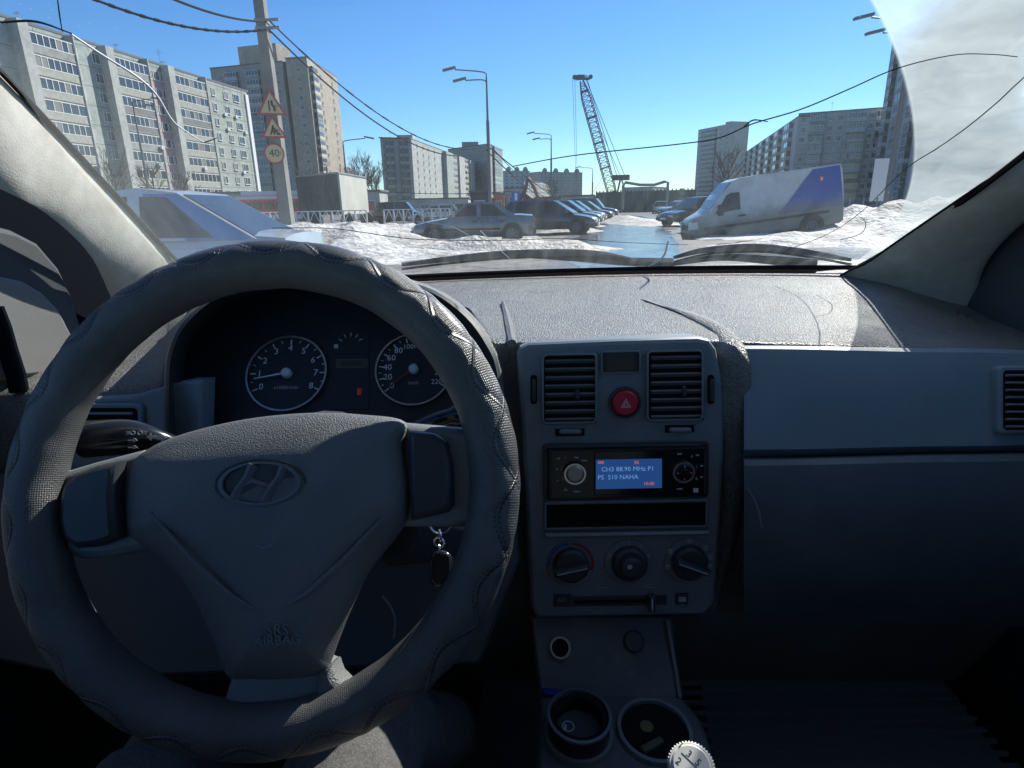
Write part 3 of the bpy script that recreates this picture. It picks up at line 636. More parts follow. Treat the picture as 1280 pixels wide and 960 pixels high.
# heater dials
def dial(px, py, name, ang, kind, lab):
    S = PF.scale(px, py); c = PF.at(px, py); b = MB(); b.disc(PF, c, 30 * S, .0042, .0062, 0, 40, .001); b.disc(PF, c, 22 * S, .0063, .017, 1, 36, .004)
    if kind != 'fan':
        d = PF.e1 * math.cos(R(ang)) + PF.e2 * math.sin(R(ang)); t_ = PF.e1 * -math.sin(R(ang)) + PF.e2 * math.cos(R(ang))
        b.solid(PF, [c + d * 22 * S + t_ * 3.5 * S, c - d * 22 * S + t_ * 4.5 * S, c - d * 22 * S - t_ * 4.5 * S, c + d * 22 * S - t_ * 3.5 * S], .016, .027, 1, .003)
        b.solid(PF, [c + d * 19 * S + t_ * 1 * S, c - d * 19 * S + t_ * 1 * S, c - d * 19 * S - t_ * .4 * S, c + d * 19 * S - t_ * .4 * S], .0272, .0276, 2)
    else: b.disc(PF, c, 14 * S, .017, .026, 1, 30, .004); b.disc(PF, c + PF.e2 * 4 * S - PF.e1 * 3 * S, 3.2 * S, .0262, .0266, 2, 12)
    if kind == 'temp':
        for a0, a1, mi in ((95, 185, 3), (-20, 88, 4)):
            n = 14; a = [R(a0 + (a1 - a0) * i / n) for i in range(n + 1)]
            b.loft([[c + (PF.e1 * math.cos(x) + PF.e2 * math.sin(x)) * q * S + PF.n * .0068 for x in a] for q in (25.5, 28.5)], mi)
    if kind == 'fan':
        for s_, a in (('0', 160), ('1', 125), ('2', 90), ('3', 55), ('4', 20)): b.text(s_, PF, c + (PF.e1 * math.cos(R(a)) + PF.e2 * math.sin(R(a))) * 25 * S, 8 * S, .0068, 2)
    if kind == 'air':
        for a in (195, 150, 90, 40, 10, -15):
            q = c + (PF.e1 * math.cos(R(a)) + PF.e2 * math.sin(R(a))) * 27 * S
            b.ring(PF, q, 1.4 * S, 2.4 * S, .0066, .0070, 2, 10); b.solid(PF, [q + PF.e1 * 3 * S + PF.e2 * 3.4 * S, q - PF.e1 * 3.4 * S + PF.e2 * 3.4 * S, q - PF.e1 * 3 * S + PF.e2 * 2.6 * S, q + PF.e1 * 3.4 * S + PF.e2 * 2.6 * S], .0066, .0070, 2)
    b.build(name, [m_fascia, m_dark, m_dim, m_blueled, m_redp], fas, label=lab)
dial(713, 702, 'heater_dial', 12, 'temp', 'temperature dial with blue and red arc'); dial(785, 700, 'heater_dial', 0, 'fan', 'fan speed dial numbered 0 to 4'); dial(859, 699, 'heater_dial', -22, 'air', 'airflow direction dial')
b = MB(); b.prism(PF, P4(692, 739, 714, 753), .0042, .008, 0, .001); b.text('A/C', PF, PF.at(702, 746), PF.scale(700, 746) * 6.5, .0084, 1); b.build('heater_button', [m_dark, m_dim], fas)
b = MB(); b.prism(PF, P4(843, 740, 858, 753), .0042, .008, 0, .001); b.prism(PF, P4(846, 743, 855, 749), .0082, .0086, 1); b.build('heater_button', [m_dark, m_dim], fas)
b = MB(); b.prism(PF, P4(716, 742, 832, 754), .0042, .006, 0, .001); b.prism(PF, P4(718, 746, 806, 750), .0061, .0065, 2); b.prism(PF, P4(808, 739, 816, 758), .0062, .016, 0, .002); b.prism(PF, P4(811, 741, 812.5, 755), .0162, .0165, 1)
b.build('air_slider', [m_dark, m_white, m_black], fas)
for x in (752, 812):
    b = MB(); b.tube([PF.at(x - 6, 734, .0065), PF.at(x - 2, 730, .0065), PF.at(x + 3, 730, .0065), PF.at(x + 6, 734, .0065), PF.at(x - 6, 734, .0065)], .0004, 4); b.build('vent_symbol', m_dim, fas)

# ---- lower console ------------------------------------------------------
PL = plane3(cp(670, 775, .775), cp(840, 775, .775), cp(760, 868, .735))
b = MB(); b.prism(PL, [(662, 768), (842, 768), (850, 880), (676, 880)], -.05, .0, 0, .004)
PT = plane3(cp(690, 875, .728), cp(850, 875, .728), CAM + V((.13, .30, -.600)))
tops = [(674, 868), (852, 868), (878, 900), (915, 1010), (920, 1200), (650, 1200), (668, 1000)]
b.prism(PT, tops, -.25, 0, 0, .006)
con = b.build('tunnel_console', mat('console_plastic', (.10, .112, .125), .5, dust=.3, var=(12, .2)), car, label='dark lower console between the footwells')
b = MB(); e = [cp(834, 775, .77), cp(840, 810, .755), cp(846, 845, .742), cp(850, 872, .73)]; b.tube(e, .0028, 8); b.build('console_edge', m_lip, con)
c = PL.at(700, 810); S = PL.scale(700, 810); b = MB(); b.ring(PL, c, 10.5 * S, 13 * S, 0, .006, 0, 36); b.disc(PL, c, 10.4 * S, 0, .0008, 1, 30); b.build('power_socket', [m_silver, m_black], con, label='power socket with a bright ring')
c = PL.at(792, 802); b = MB(); b.disc(PL, c, 13 * S, 0, .005, 0, 30, .002); b.build('power_socket', [m_dark], con, label='capped dark power socket')
b = MB(); b.prism(PL, [(677, 860), (700, 862), (742, 872), (738, 876), (700, 873), (678, 868)], .001, .006, 0, .002)
o = b.build('pen', mat('blue_pen', (.02, .02, .35), .3), None, label='short blue pen lying at the foot of the lower console', cat='pen')
def cup(px, py, r, lab):
    c = PT.at(px, py); b = MB(); S = PT.scale(px, py)
    b.ring(PT, c, r * .9, r, 0, .006, 0, 44); b.disc(PT, c, r * .9, 0, .0006, 1, 36); return b.build('cup_holder', [m_lip if False else m_fascia, m_black], con, label=lab), c
_, c1 = cup(723, 918, .040, 'cup holder holding the ashtray'); _, c2 = cup(818, 915, .043, 'open cup holder beside the gear knob')
b = MB(); b.ring(PT, c1, .027, .036, .001, .028, 0, 44); b.disc(PT, c1, .0268, .001, .010, 1, 36, .002); b.ring(PT, c1, .0335, .037, .028, .031, 2, 44)
b.ring(PT, c1 - PT.e1 * .012 + PT.e2 * .002, .006, .0072, .0102, .0108, 3, 24)
b.prism(PT, [(705, 914), (708, 914), (708, 922), (705, 922)], .0102, .0108, 3)
b.build('ashtray', [m_gloss, m_dark, m_silver, m_dim], None, label='round black cup ashtray standing in the left cup holder', cat='ashtray')
b = MB(); b.solid(PT, [c2 + PT.e1 * q[0] + PT.e2 * q[1] for q in ((-.018, -.03), (.008, -.016), (.004, -.008), (-.022, -.022))], .0008, .006, 0, .002)
b.build('lighter', mat('olive_lighter', (.10, .11, .07), .4), None, label='small olive lighter lying in the open cup holder', cat='lighter')
b = MB(); b.disc(PT, c2 + PT.e1 * -.008 + PT.e2 * .006, .008, .0008, .0028, 0, 20, .0005)
b.build('coin', mat('brass_coin', (.35, .33, .15), .4, metal=1), None, label='small brass coin at the bottom of the open cup holder', cat='coin')
# gear lever
kp = cp(864, 958, .50); kn = (CAM - kp).normalized() * .75 + V((0, 0, .6)); PK = Plane(kp, kn.normalized())
b = MB(); b.tube([kp - PK.n * .02, kp - PK.n * .09 + V((0, .01, 0)), kp - PK.n * .16 + V((0, .02, 0))], [.009, .007, .008], 10)
gl = b.build('gear_lever', m_silver, car); m_knob = mat('knob_white', (.72, .72, .66), .4)
b = MB(); b.disc(PK, kp, .0185, -.004, .002, 0, 48, .001)
b.disc(PK, kp, .0165, .0, .004, 0, 48, .002)
for k in range(44):
    a = 2 * PI * k / 44
    for h in range(4):
        q = kp + (PK.e1 * math.cos(a + h * .07) + PK.e2 * math.sin(a + h * .07)) * (.0188 - h * .0002) - PK.n * (.0015 + h * .0045)
        b.box(q, (.0013, .0013, .003), 0)
b.disc(PK, kp, .0184, -.024, -.003, 2, 40)
b.text('1  3  5', PK, kp + PK.e2 * .008, .0085, .0042, 1, R(-50)); b.text('2  4  R', PK, kp - PK.e2 * .004 + PK.e1 * -.004, .0085, .0042, 1, R(-50))
b.tube([kp + PK.n * .0042 + (PK.e1 * math.cos(R(-50)) + PK.e2 * math.sin(R(-50))) * q + PK.e2 * .003 for q in (-.009, .010)], .0003, 4, 1)
b.build('gear_knob', [m_knob, m_dark, mat('knob_grip', (.45, .45, .42), .5)], gl, label='white round gear knob with the shift pattern')
# floor mat
b = MB()
PM = Plane(CAM + V((.4, .6, -.80)), (0, 0, 1))
b.prism(PM, [(866, 778), (1130, 775), (1260, 960), (1290, 1100), (930, 1100), (880, 900)], -.03, .0, 0, .004)
for k in range(26):
    y = .30 + k * .021
    b.box(CAM + V((.50, y, -.798)), (.46, .006, .006), 0)
b.build('floor_mat', m_carpet, None, label='black ribbed rubber mat on the passenger footwell floor', cat='floor mat')

# ---- steering wheel -------------------------------------------------------
T = R(25); PW = Plane(cp(332, 606, .44), (0, -math.cos(T), math.sin(T))); W0 = PW.p
RC, RT = .1716, .0186
NU, NV = 600, 56
rim_b = MB(); rim_b.uv = []
def stitch(u, v):
    k = 11 * u * 2 * PI; c0 = .09; A = .13
    return min(abs(v - (c0 + A * math.sin(k / 1))), abs(v - (c0 - A * math.sin(k / 1))))
for i in range(NU + 1):
    u = i / NU; a = 2 * PI * u
    rad_ = PW.e1 * math.cos(a) + PW.e2 * math.sin(a)
    for j in range(NV + 1):
        v = j / NV; vv = v if v < .62 else v - 1
        f = stitch(u, vv); th = 2 * PI * v
        rr = RT + .0011 * (min(1, f / .07) ** .6) - .0007 + .0006 * noise.noise(V((math.cos(a) * 9, math.sin(a) * 9, v * 3))) * 1.0
        # inner perforated insert a touch flatter
        p = W0 + rad_ * (RC + rr * math.cos(th)) + PW.n * (rr * 1.02 * math.sin(th))
        rim_b.v.append(p); rim_b.uv.append((u, vv))
for i in range(NU):
    for j in range(NV):
        a = i * (NV + 1) + j; q = [a, a + 1, a + NV + 2, a + NV + 1]
        vs_ = [rim_b.uv[k][1] for k in q]
        rim_b.f.append(q); rim_b.m.append(0)
def rim_mat():
    m = mat('leather_cover', (.10, .102, .105), .36, spec=.7, var=(22, .35), dust=.14); nt = m.node_tree; N = nt.nodes; L = nt.links; B = N['Principled BSDF']
    uv = N.new('ShaderNodeUVMap'); uv.uv_map = 'UVMap'; sep = N.new('ShaderNodeSeparateXYZ'); L.new(uv.outputs[0], sep.inputs[0])
    def mth(op, a, b=None, c=None, clamp=False):
        n = N.new('ShaderNodeMath'); n.operation = op; n.use_clamp = clamp
        for i, x in enumerate((a, b, c)):
            if x is None: continue
            if isinstance(x, (int, float)): n.inputs[i].default_value = x
            else: L.new(x, n.inputs[i])
        return n.outputs[0]
    s = mth('MULTIPLY', mth('SINE', mth('MULTIPLY', sep.outputs[0], 11 * 2 * PI)), .13)
    f1 = mth('ABSOLUTE', mth('SUBTRACT', mth('SUBTRACT', sep.outputs[1], .09), s)); f2 = mth('ABSOLUTE', mth('ADD', mth('SUBTRACT', sep.outputs[1], .09), s))
    f = mth('MINIMUM', f1, f2)
    # two parallel dashed stitch rows
    row = mth('LESS_THAN', mth('ABSOLUTE', mth('SUBTRACT', f, .016)), .0065)
    dash_ = mth('GREATER_THAN', mth('SINE', mth('MULTIPLY', sep.outputs[0], 2 * PI * 330)), -.2)
    st = mth('MULTIPLY', row, dash_)
    front = mth('MULTIPLY', mth('LESS_THAN', sep.outputs[1], .40), mth('GREATER_THAN', sep.outputs[1], -.30))
    mp = N.new('ShaderNodeMapping'); mp.inputs['Scale'].default_value = (620, 84, 1); L.new(uv.outputs[0], mp.inputs[0])
    vo = N.new('ShaderNodeTexVoronoi'); vo.inputs['Scale'].default_value = 1; vo.inputs['Randomness'].default_value = .25; L.new(mp.outputs[0], vo.inputs['Vector'])
    cell = mth('MULTIPLY', mth('SUBTRACT', vo.outputs['Distance'], .35, clamp=True), .7)
    groove = mth('MULTIPLY', mth('SUBTRACT', 1, mth('MULTIPLY', f, 60), clamp=True), -1.2)
    h = mth('ADD', mth('ADD', mth('MULTIPLY', cell, -1), groove), mth('MULTIPLY', st, -1.3))
    h = mth('MULTIPLY', h, 1)
    bp = N.new('ShaderNodeBump'); bp.inputs['Strength'].default_value = .8; bp.inputs['Distance'].default_value = .0015; L.new(h, bp.inputs['Height'])
    L.new(bp.outputs[0], B.inputs['Normal'])
    old = B.inputs['Base Color'].links[0].from_socket
    mx = N.new('ShaderNodeMix'); mx.data_type = 'RGBA'; L.new(mth('MULTIPLY', st, .85), mx.inputs[0]); L.new(old, mx.inputs[6]); mx.inputs[7].default_value = (.012, .012, .014, 1)
    # random pits where the seam pulls the perforated insert
    pn = N.new('ShaderNodeTexNoise'); mp2 = N.new('ShaderNodeMapping'); mp2.inputs['Scale'].default_value = (330, 46, 1); L.new(uv.outputs[0], mp2.inputs[0]); L.new(mp2.outputs[0], pn.inputs['Vector']); pn.inputs['Scale'].default_value = 1; pn.inputs['Detail'].default_value = 2
    wide = mth('SUBTRACT', 1, mth('MULTIPLY', f, 16), clamp=True)
    pit = mth('MULTIPLY', mth('GREATER_THAN', pn.outputs['Fac'], .60), mth('MULTIPLY', wide, .55))
    mx2 = N.new('ShaderNodeMix'); mx2.data_type = 'RGBA'; L.new(pit, mx2.inputs[0]); L.new(mx.outputs[2], mx2.inputs[6]); mx2.inputs[7].default_value = (.015, .016, .02, 1)
    L.new(mx2.outputs[2], B.inputs['Base Color']); return m
sw_b = MB()
# skeleton core: rim core ring as the part's own mesh plus hub boss
sw_b.tube([W0 + PW.n * -.035, W0 + PW.n * -.01], .05, 20); m_spk = mat('spoke_plastic', (.22, .235, .245), .42, var=(14, .15), bump=(520, .4, .0008)); spk = []
for _k in range(3): spk.append(MB())
PW3 = Plane(W0, PW.n, PW.e1)
# lower spoke, left and right spokes (traced on the wheel plane)
def wsolid(b, pix, h0, h1, mi=0, bev=.003): b.prism(PW, pix, h0, h1, mi, bev)
wsolid(spk[0], [(268, 905), (272, 888), (284, 850), (300, 835), (400, 828), (416, 835), (410, 850), (428, 878), (436, 905), (350, 915)], -.022, -.002, 0, .006)
wsolid(spk[1], [(62, 690), (52, 640), (48, 596), (70, 590), (110, 578), (172, 562), (180, 600), (178, 690), (120, 700), (92, 700)], -.022, -.003, 0, .006)
wsolid(spk[2], [(500, 545), (502, 527), (585, 534), (597, 560), (604, 640), (596, 660), (500, 660)], -.022, -.003, 0, .006)
sw = sw_b.build('steering_wheel', m_spk, car, sharp=40, label='three spoke steering wheel in a stitched leather cover')
rim_b.build('wheel_cover', rim_mat(), sw, sharp=0, label='black stitched leather rim cover').data.polygons.foreach_set('use_smooth', [True] * (NU * NV))
for _b, _l in zip(spk, ('lower spoke under the airbag pad', 'left spoke holding a black cover', 'right spoke holding a black cover')): _b.build('spoke', m_spk, sw, label=_l)
# fillets where the cover meets the lower spoke (bright corner)
b = MB(); wsolid(b, [(398, 838), (416, 830), (422, 846), (434, 858), (462, 850), (438, 884), (395, 880)], -.018, .004, 0, .005); b.build('spoke_fillet', m_pad, sw)
# airbag pad: dome
OUT = [(174, 568), (205, 551), (255, 535), (320, 522), (390, 516), (450, 518), (506, 527), (505, 560), (512, 600), (512, 640), (504, 660), (486, 684), (462, 715), (440, 760), (424, 800), (414, 828), (408, 840), (385, 847), (350, 850), (315, 850), (288, 848), (278, 832), (262, 790), (238, 740), (210, 706), (178, 682), (160, 668), (156, 640), (158, 600), (164, 578)]
OUT = [(x, y) for x, y, _z in [tuple(p) for p in spl([V((x, y, 0)) for x, y in OUT + [OUT[0]]], 150)[:-1]]]
cx, cy = 335, 640
b = MB(); n = len(OUT)
def skel(x, y):   # each outline point's own inner anchor so the stem of the T keeps its shape
    t = max(0, min(1, (y - 650) / 110)); t = t * t * (3 - 2 * t)
    return ((cx + (x - cx) * .42) * (1 - t) + 345 * t, (608 + .12 * (y - 608)) * (1 - t) + (y - 45 if y < 815 else 770) * t)
rows_ = []
for k, (s_, h) in enumerate(((0, -.016), (0, -.006), (.006, -.003), (.02, 0), (.05, 0), (.10, 0), (.16, 0), (.24, 0), (.35, 0), (.5, 0), (.65, 0), (.8, 0), (.9, 0), (1, 0))):
    row = []
    for x, y in OUT:
        if k == 0: dome = None
        ax, ay = skel(x, y); px, py = x + (ax - x) * s_, y + (ay - y) * s_
        if k < 3: hh = h
        else:
            dd = min(math.hypot(px - a, py - c_) for a, c_ in OUT); top_ = max(0, 1 - (py - 515) / 60)
            hh = -.002 + .0268 * (1 - math.exp(-dd / 26)) * (1 - .25 * top_) 
        row.append(PW.at(px, py, hh))
    rows_.append(row)
b.loft(rows_, 0, True); b.fan(rows_[-1], PW.at(332, 636, .0246))
pad = b.build('airbag_pad', m_pad, sw, sharp=50, label='domed airbag pad with an oval emblem')
# V crease and stem seam
b = MB(); b.tube([PW.at(*q) for q in ((188, 640, .0175), (240, 700, .0215), (290, 745, .0222), (330, 769, .0222))], [.0012, .0017, .0017, .001], 8); b.tube([PW.at(*q) for q in ((330, 769, .0222), (380, 745, .0222), (430, 700, .0215), (478, 648, .0165))], [.0012, .0022, .0022, .0015], 8)
b.build('pad_crease', m_pad, pad)
b = MB(); b.text('SRS', PW, PW.at(347, 788, .0236), .010, 0, 0, R(2), ext=.0006); b.build('pad_lettering', m_panel, pad); b = MB(); b.text('AIRBAG', PW, PW.at(347, 801, .0236), .009, 0, 0, R(2), ext=.0006)
b.build('pad_lettering', m_panel, pad); b = MB(); b.tube([PW.at(322, 682, .0250), PW.at(326, 685, .0251), PW.at(334, 684, .0251), PW.at(340, 681, .0250)], .0008, 5)
b.build('pad_mark', m_panel, pad)
# emblem
PE = Plane(PW.at(326, 604, .0232), PW.n + PW.e2 * .02, PW.e1); ec = PE.p; Se = .0282
b = MB(); b.ring(PE, ec, Se * 1.10, Se * 1.16, -.003, .0006, 1, 60, .53); b.ring(PE, ec, Se * .93, Se * 1.04, -.002, .0030, 0, 60, .52); b.disc(PE, ec, Se * .96, -.003, .0004, 1, 60, ax=.52)
def EP(x, y, h): return ec + PE.e1 * x * Se + PE.e2 * y * Se + PE.n * h
for sg in (-1, 1):
    pts = [(-.62, -.40), (-.50, -.12), (-.30, .16), (-.16, .46)] if sg < 0 else [(.16, -.46), (.30, -.16), (.50, .12), (.62, .40)]
    b.tube([EP(x, y, .001) for x, y in pts], [.0046, .0038, .0038, .0050], 8, flat=.45)
b.tube([EP(x, y, .001) for x, y in ((-.46, -.06), (-.2, .07), (0, .0), (.2, -.07), (.46, .06))], [.0012, .0022, .0021, .0022, .0012], 8, flat=.6)
b.build('emblem', [mat('emblem_grey', (.16, .17, .185), .25), m_dark], pad, label='oval emblem with a slanted letter H')
m_cover = mat('spoke_cover_plastic', (.05, .054, .06), .38, var=(20, .3))
# spoke covers
b = MB(); wsolid(b, [(84, 622), (88, 606), (104, 592), (128, 582), (156, 576), (152, 620), (156, 672), (130, 682), (104, 684), (88, 672), (83, 650)], -.003, .010, 0, .005); b.build('spoke_cover', m_cover, sw, label='satin black cover on the left spoke')
b = MB(); wsolid(b, [(511, 538), (545, 542), (560, 552), (567, 580), (568, 632), (560, 640), (516, 650), (512, 600)], -.003, .010, 0, .005); b.build('spoke_cover', m_cover, sw, label='satin black cover on the right spoke')
# column, stalks, ignition
cb = MB(); ax_ = -PW.n
cb.tube([W0 - PW.n * .05, W0 - PW.n * .14, W0 - PW.n * .26 + V((0, 0, -.01))], [.055, .07, .075], 24)
cb.tube([cp(500, 640, .56), cp(560, 650, .585), cp(590, 655, .60)], [.05, .04, .022], 20)
col_o = cb.build('steering_column', m_dark, car)
b = MB(); P = [cp(300, 590, .56), cp(232, 563, .53), cp(205, 553, .52), (cp(170, 547, .51)), cp(140, 547, .503), cp(112, 549, .498), cp(99, 551, .497)]
b.tube(spl(P, 30), [.009] * 10 + [.010 + .0055 * math.sin(PI / 2 * min(1, i / 8)) for i in range(17)] + [.0150, .0135, .008], 20)
ls = b.build('light_stalk', m_gloss, car, label='light and indicator stalk behind the wheel')
PSx = plane3(cp(165, 545, .4925), cp(205, 545, .500), cp(185, 560, .496)); b = MB(); S = PSx.scale(180, 545)
def arrow(x, y, s): b.prism(PSx, [(x - 7 * s, y), (x - 1 * s, y - 4.5), (x - 1 * s, y - 2), (x + 5 * s, y - 2), (x + 5 * s, y + 2), (x - 1 * s, y + 2), (x - 1 * s, y + 4.5)][::1], .0, .0006, 0)
arrow(190, 546, 1); arrow(201, 547, -1)
for x in (166, 175):
    sg = -1 if x == 166 else 1; q = PSx.at(x, 541); b.ring(PSx, q, S * 2.2, S * 3.2, 0, .0006, 0, 12)
    for k in (-1.5, 0, 1.5): b.prism(PSx, [(x + sg * 4, 541 + k - .3), (x + sg * 8, 541 + k - .3), (x + sg * 8, 541 + k + .3), (x + sg * 4, 541 + k + .3)], 0, .0006, 0)
for y in (550, 559): b.prism(PSx, [(160, y), (172, y), (172, y + 1), (160, y + 1)], 0, .0006, 0); b.ring(PSx, PSx.at(168, y), S * 1.6, S * 2.6, 0, .0006, 0, 10)
b.build('stalk_print', m_dim, ls)
b = MB(); b.tube(spl([cp(470, 560, .58), cp(540, 528, .56), cp(575, 518, .555), cp(605, 512, .55)], 14), [.008] * 8 + [.010] * 6, 14); b.build('wiper_stalk', m_gloss, car, label='wiper stalk behind the wheel')
# ignition and key ring
b = MB(); ck = cp(548, 640, .545); PI_ = Plane(ck, (CAM - ck)); b.ring(PI_, ck, .009, .014, -.03, .0, 0, 24); b.disc(PI_, ck, .009, -.03, -.002, 1, 20); b.build('ignition_lock', [m_silver, m_black], col_o)
kr = empty('key_ring', cp(551, 652, .50), label='steel key ring hanging with its dark key fob from the ignition', cat='key ring')
def torus(b, c, n, r, t, mi=0, seg=30):
    pl = Plane(c, n); pts = [c + pl.e1 * r * math.cos(2 * PI * k / seg) + pl.e2 * r * math.sin(2 * PI * k / seg) for k in range(seg + 1)]; b.tube(pts, t, 6, mi)
b = MB(); torus(b, cp(551, 652, .50), CAM - cp(551, 652, .50) + V((.1, 0, 0)), .0098, .0009); torus(b, cp(551, 653, .501), CAM - cp(551, 653, .50), .0092, .0008); b.build('ring', m_chrome, kr)
b = MB(); torus(b, cp(550, 669, .50), (1, .3, 0), .0045, .0009, 0, 14); torus(b, cp(549, 678, .50), (.2, 1, 0), .0045, .0009, 0, 14); torus(b, cp(549, 686, .50), (1, .3, 0), .004, .0008, 0, 14); b.build('chain', m_chrome, kr)
b = MB(); pk = Plane(cp(549, 705, .50), CAM - cp(549, 705, .50)); b.prism(pk, rrect(537, 688, 566, 735, 12), -.004, .004, 0, .003); b.build('key_fob', m_gloss, kr)
b = MB(); b.tube([cp(548, 642, .54), cp(549, 644, .515)], [.002, .004], 6); b.prism(pk, rrect(541, 640, 557, 651, 4), -.002, .002, 0, .001) if False else None; b.build('key', m_chrome, kr)
# pedals' cable seen lower right of the hub
b = MB(); b.tube(spl([cp(478, 745, .62), cp(488, 758, .62), cp(494, 775, .62), cp(492, 798, .62)], 14), .0011, 6); b.build('cable', m_lip, car)
b = MB(); c = cp(455, 795, .66); pc_ = Plane(c, CAM - c + V((0, 0, .3))); b.ring(pc_, c, .026, .031, -.03, .0, 0, 30); b.disc(pc_, c, .026, -.03, -.025, 1, 24); b.build('cup_holder', [m_dark, m_black], con)

# dark line modelled on the dash top for the shadow of a windscreen crack
DT = BVHTree.FromPolygons([v_.co for v_ in dash.data.vertices], [tuple(p_.vertices) for p_ in dash.data.polygons])
for ln in ([(540, 352), (565, 351), (600, 357), (650, 367), (690, 364), (740, 354), (800, 349), (880, 345), (955, 338)],):
    P_s = [DT.ray_cast(CAM, ray(*q_).normalized())[0] for q_ in ln]
    if all(p_ is not None for p_ in P_s): b = MB(); b.tube([p_ + V((0, 0, .0004)) for p_ in spl(P_s, 40)], .0006, 5); b.build('crack_shadow', m_black, dash)
# ---- driver's legs ----------------------------------------------------------
m_jeans = mat('dark_trousers', (.115, .112, .11), .9, var=(40, .25), bump=(900, .8, .0012), var2=(500, .25))
person = empty('person', CAM + V((-.18, -.12, -.86)), label='seated driver in dark grey trousers, thighs under the steering wheel', cat='person')
J = {'pel': (-.18, -.16, -.60, .15, .12), 'waist': (-.18, -.20, -.42, .15, .11),
     'hipR': (-.11, -.12, -.53, .10, .095), 'midR': (-.145, .20, -.470, .080, .080), 'kneeR': (-.155, .46, -.49, .060, .060), 'calfR': (-.11, .60, -.66, .052, .055), 'ankR': (-.10, .74, -.78, .040, .043), 'toeR': (-.09, .88, -.76, .043, .03),
     'hipL': (-.265, -.12, -.60, .10, .095), 'midL': (-.30, .17, -.54, .083, .080), 'kneeL': (-.35, .42, -.51, .062, .062), 'calfL': (-.36, .53, -.67, .055, .058), 'ankL': (-.35, .64, -.79, .042, .045), 'toeL': (-.35, .78, -.80, .045, .03)}
E = [('pel', 'waist'), ('pel', 'hipR'), ('hipR', 'midR'), ('midR', 'kneeR'), ('kneeR', 'calfR'), ('calfR', 'ankR'), ('ankR', 'toeR'), ('pel', 'hipL'), ('hipL', 'midL'), ('midL', 'kneeL'), ('kneeL', 'calfL'), ('calfL', 'ankL'), ('ankL', 'toeL')]
ks = list(J); me = bpy.data.meshes.new('body'); me.from_pydata([CAM + V(J[k][:3]) for k in ks], [(ks.index(a), ks.index(c)) for a, c in E], [])
me.materials.append(m_jeans)
body = link('body', me, person)
md = body.modifiers.new('skin', 'SKIN')
for i, k in enumerate(ks): me.skin_vertices[0].data[i].radius = (J[k][3], J[k][4]); me.skin_vertices[0].data[i].use_root = (k == 'pel')
body.location = (0, 0, 0); md = body.modifiers.new('sub', 'SUBSURF'); md.levels = md.render_levels = 3; body.modifiers['skin'].use_smooth_shade = True
# bolster of the front seat the driver sits on
b = MB(); b.box(CAM + V((-.18, -.12, -.78)), (.5, .55, .16)); b.box(CAM + V((-.18, -.42, -.35)), (.48, .12, .62), rot=Matrix.Rotation(R(-12), 3, 'X'))
st_ = b.build('driver_seat', mat('seat_cloth', (.05, .05, .055), .95, bump=(300, .5, .002)), car, sharp=30); md = st_.modifiers.new('b', 'BEVEL'); md.width = .05; md.segments = 4

tx = bpy.data.textures.new('cloth_folds', 'CLOUDS'); tx.noise_scale = .07
md = body.modifiers.new('folds', 'DISPLACE'); md.texture = tx; md.strength = .022; md.mid_level = .5; md.texture_coords = 'LOCAL'
# ================================================================== OUTSIDE
m_conc = mat('concrete', (.34, .345, .33), .9, col2=(.24, .25, .24), var=(1.2, .3), bump=(30, .3, .01))
m_winf = mat('window_frame_white', (.74, .75, .74), .6)
m_glassd = mat('window_glass', (.045, .055, .065), .12, spec=.8)
m_wfd = mat('window_frame_dark', (.18, .17, .16), .6)
m_grn = mat('panel_greenish', (.36, .40, .36), .9, col2=(.29, .33, .30), var=(.25, .2), var2=(1.5, .12))
m_pale = mat('panel_pale', (.44, .45, .42), .9, col2=(.36, .37, .35), var=(.3, .2), var2=(1.5, .1))
m_pebble = mat('pebble_panel', (.42, .42, .36), .95, col2=(.31, .31, .27), var=(1.6, .3), bump=(8, .5, .02))
m_pink = mat('panel_pink', (.46, .33, .32), .9)
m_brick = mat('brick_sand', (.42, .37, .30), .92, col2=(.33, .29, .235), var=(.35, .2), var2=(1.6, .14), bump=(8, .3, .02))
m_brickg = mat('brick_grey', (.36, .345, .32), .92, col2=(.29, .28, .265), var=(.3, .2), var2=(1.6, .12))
m_greyb = mat('panel_grey', (.50, .50, .485), .92, col2=(.38, .385, .38), var=(.25, .2), var2=(1.4, .12))
m_seam = mat('panel_seam', (.14, .15, .15), .9)
m_roofd = mat('roof_edge', (.13, .13, .135), .8)
m_steel = mat('galvanised', (.26, .27, .28), .5, metal=.4)
m_cable = mat('cable_black', (.012, .013, .015), .8, spec=.1)
m_curt = mat('curtain', (.22, .215, .20), .5, var=(.9, .4)); m_dkg = mat('balcony_dark', (.10, .10, .10), .8)
def P2(p): return V((p[0], p[1], 0))

def variants(fn):
    def g(*a, **k):
        b = fn(*a, **k); b.var = [b] + [fn(*a, **k) for _ in range(4)]; return b
    return g
_vr = random.Random(5)
@variants
def win_mesh(w, h, style=0):
    b = MB(); t = .07
    b.box((-w * .22, .02, 0), (w * .56, .04, h), 4 if _vr.random() < .35 else 1); b.box((w * .28, .02, 0), (w * .44, .04, h), 4 if _vr.random() < .25 else 1)
    for x in (-w / 2 + t / 2, w / 2 - t / 2): b.box((x, .05, 0), (t, .1, h), 0)
    for z in (-h / 2 + t / 2, h / 2 - t / 2): b.box((0, .05, z), (w - 2 * t, .1, t), 0)
    b.box((w * .12, .05, 0), (t * .8, .09, h - 2 * t), 0); b.box((0, .02, 0), (.01, .01, .01), 1)
    b.box((0, .09, -h / 2 - .04), (w + .1, .18, .05), 0)
    if style: b.box((-w * .2, .046, h * .22), (w * .5, .02, h * .45), 2)
    return b
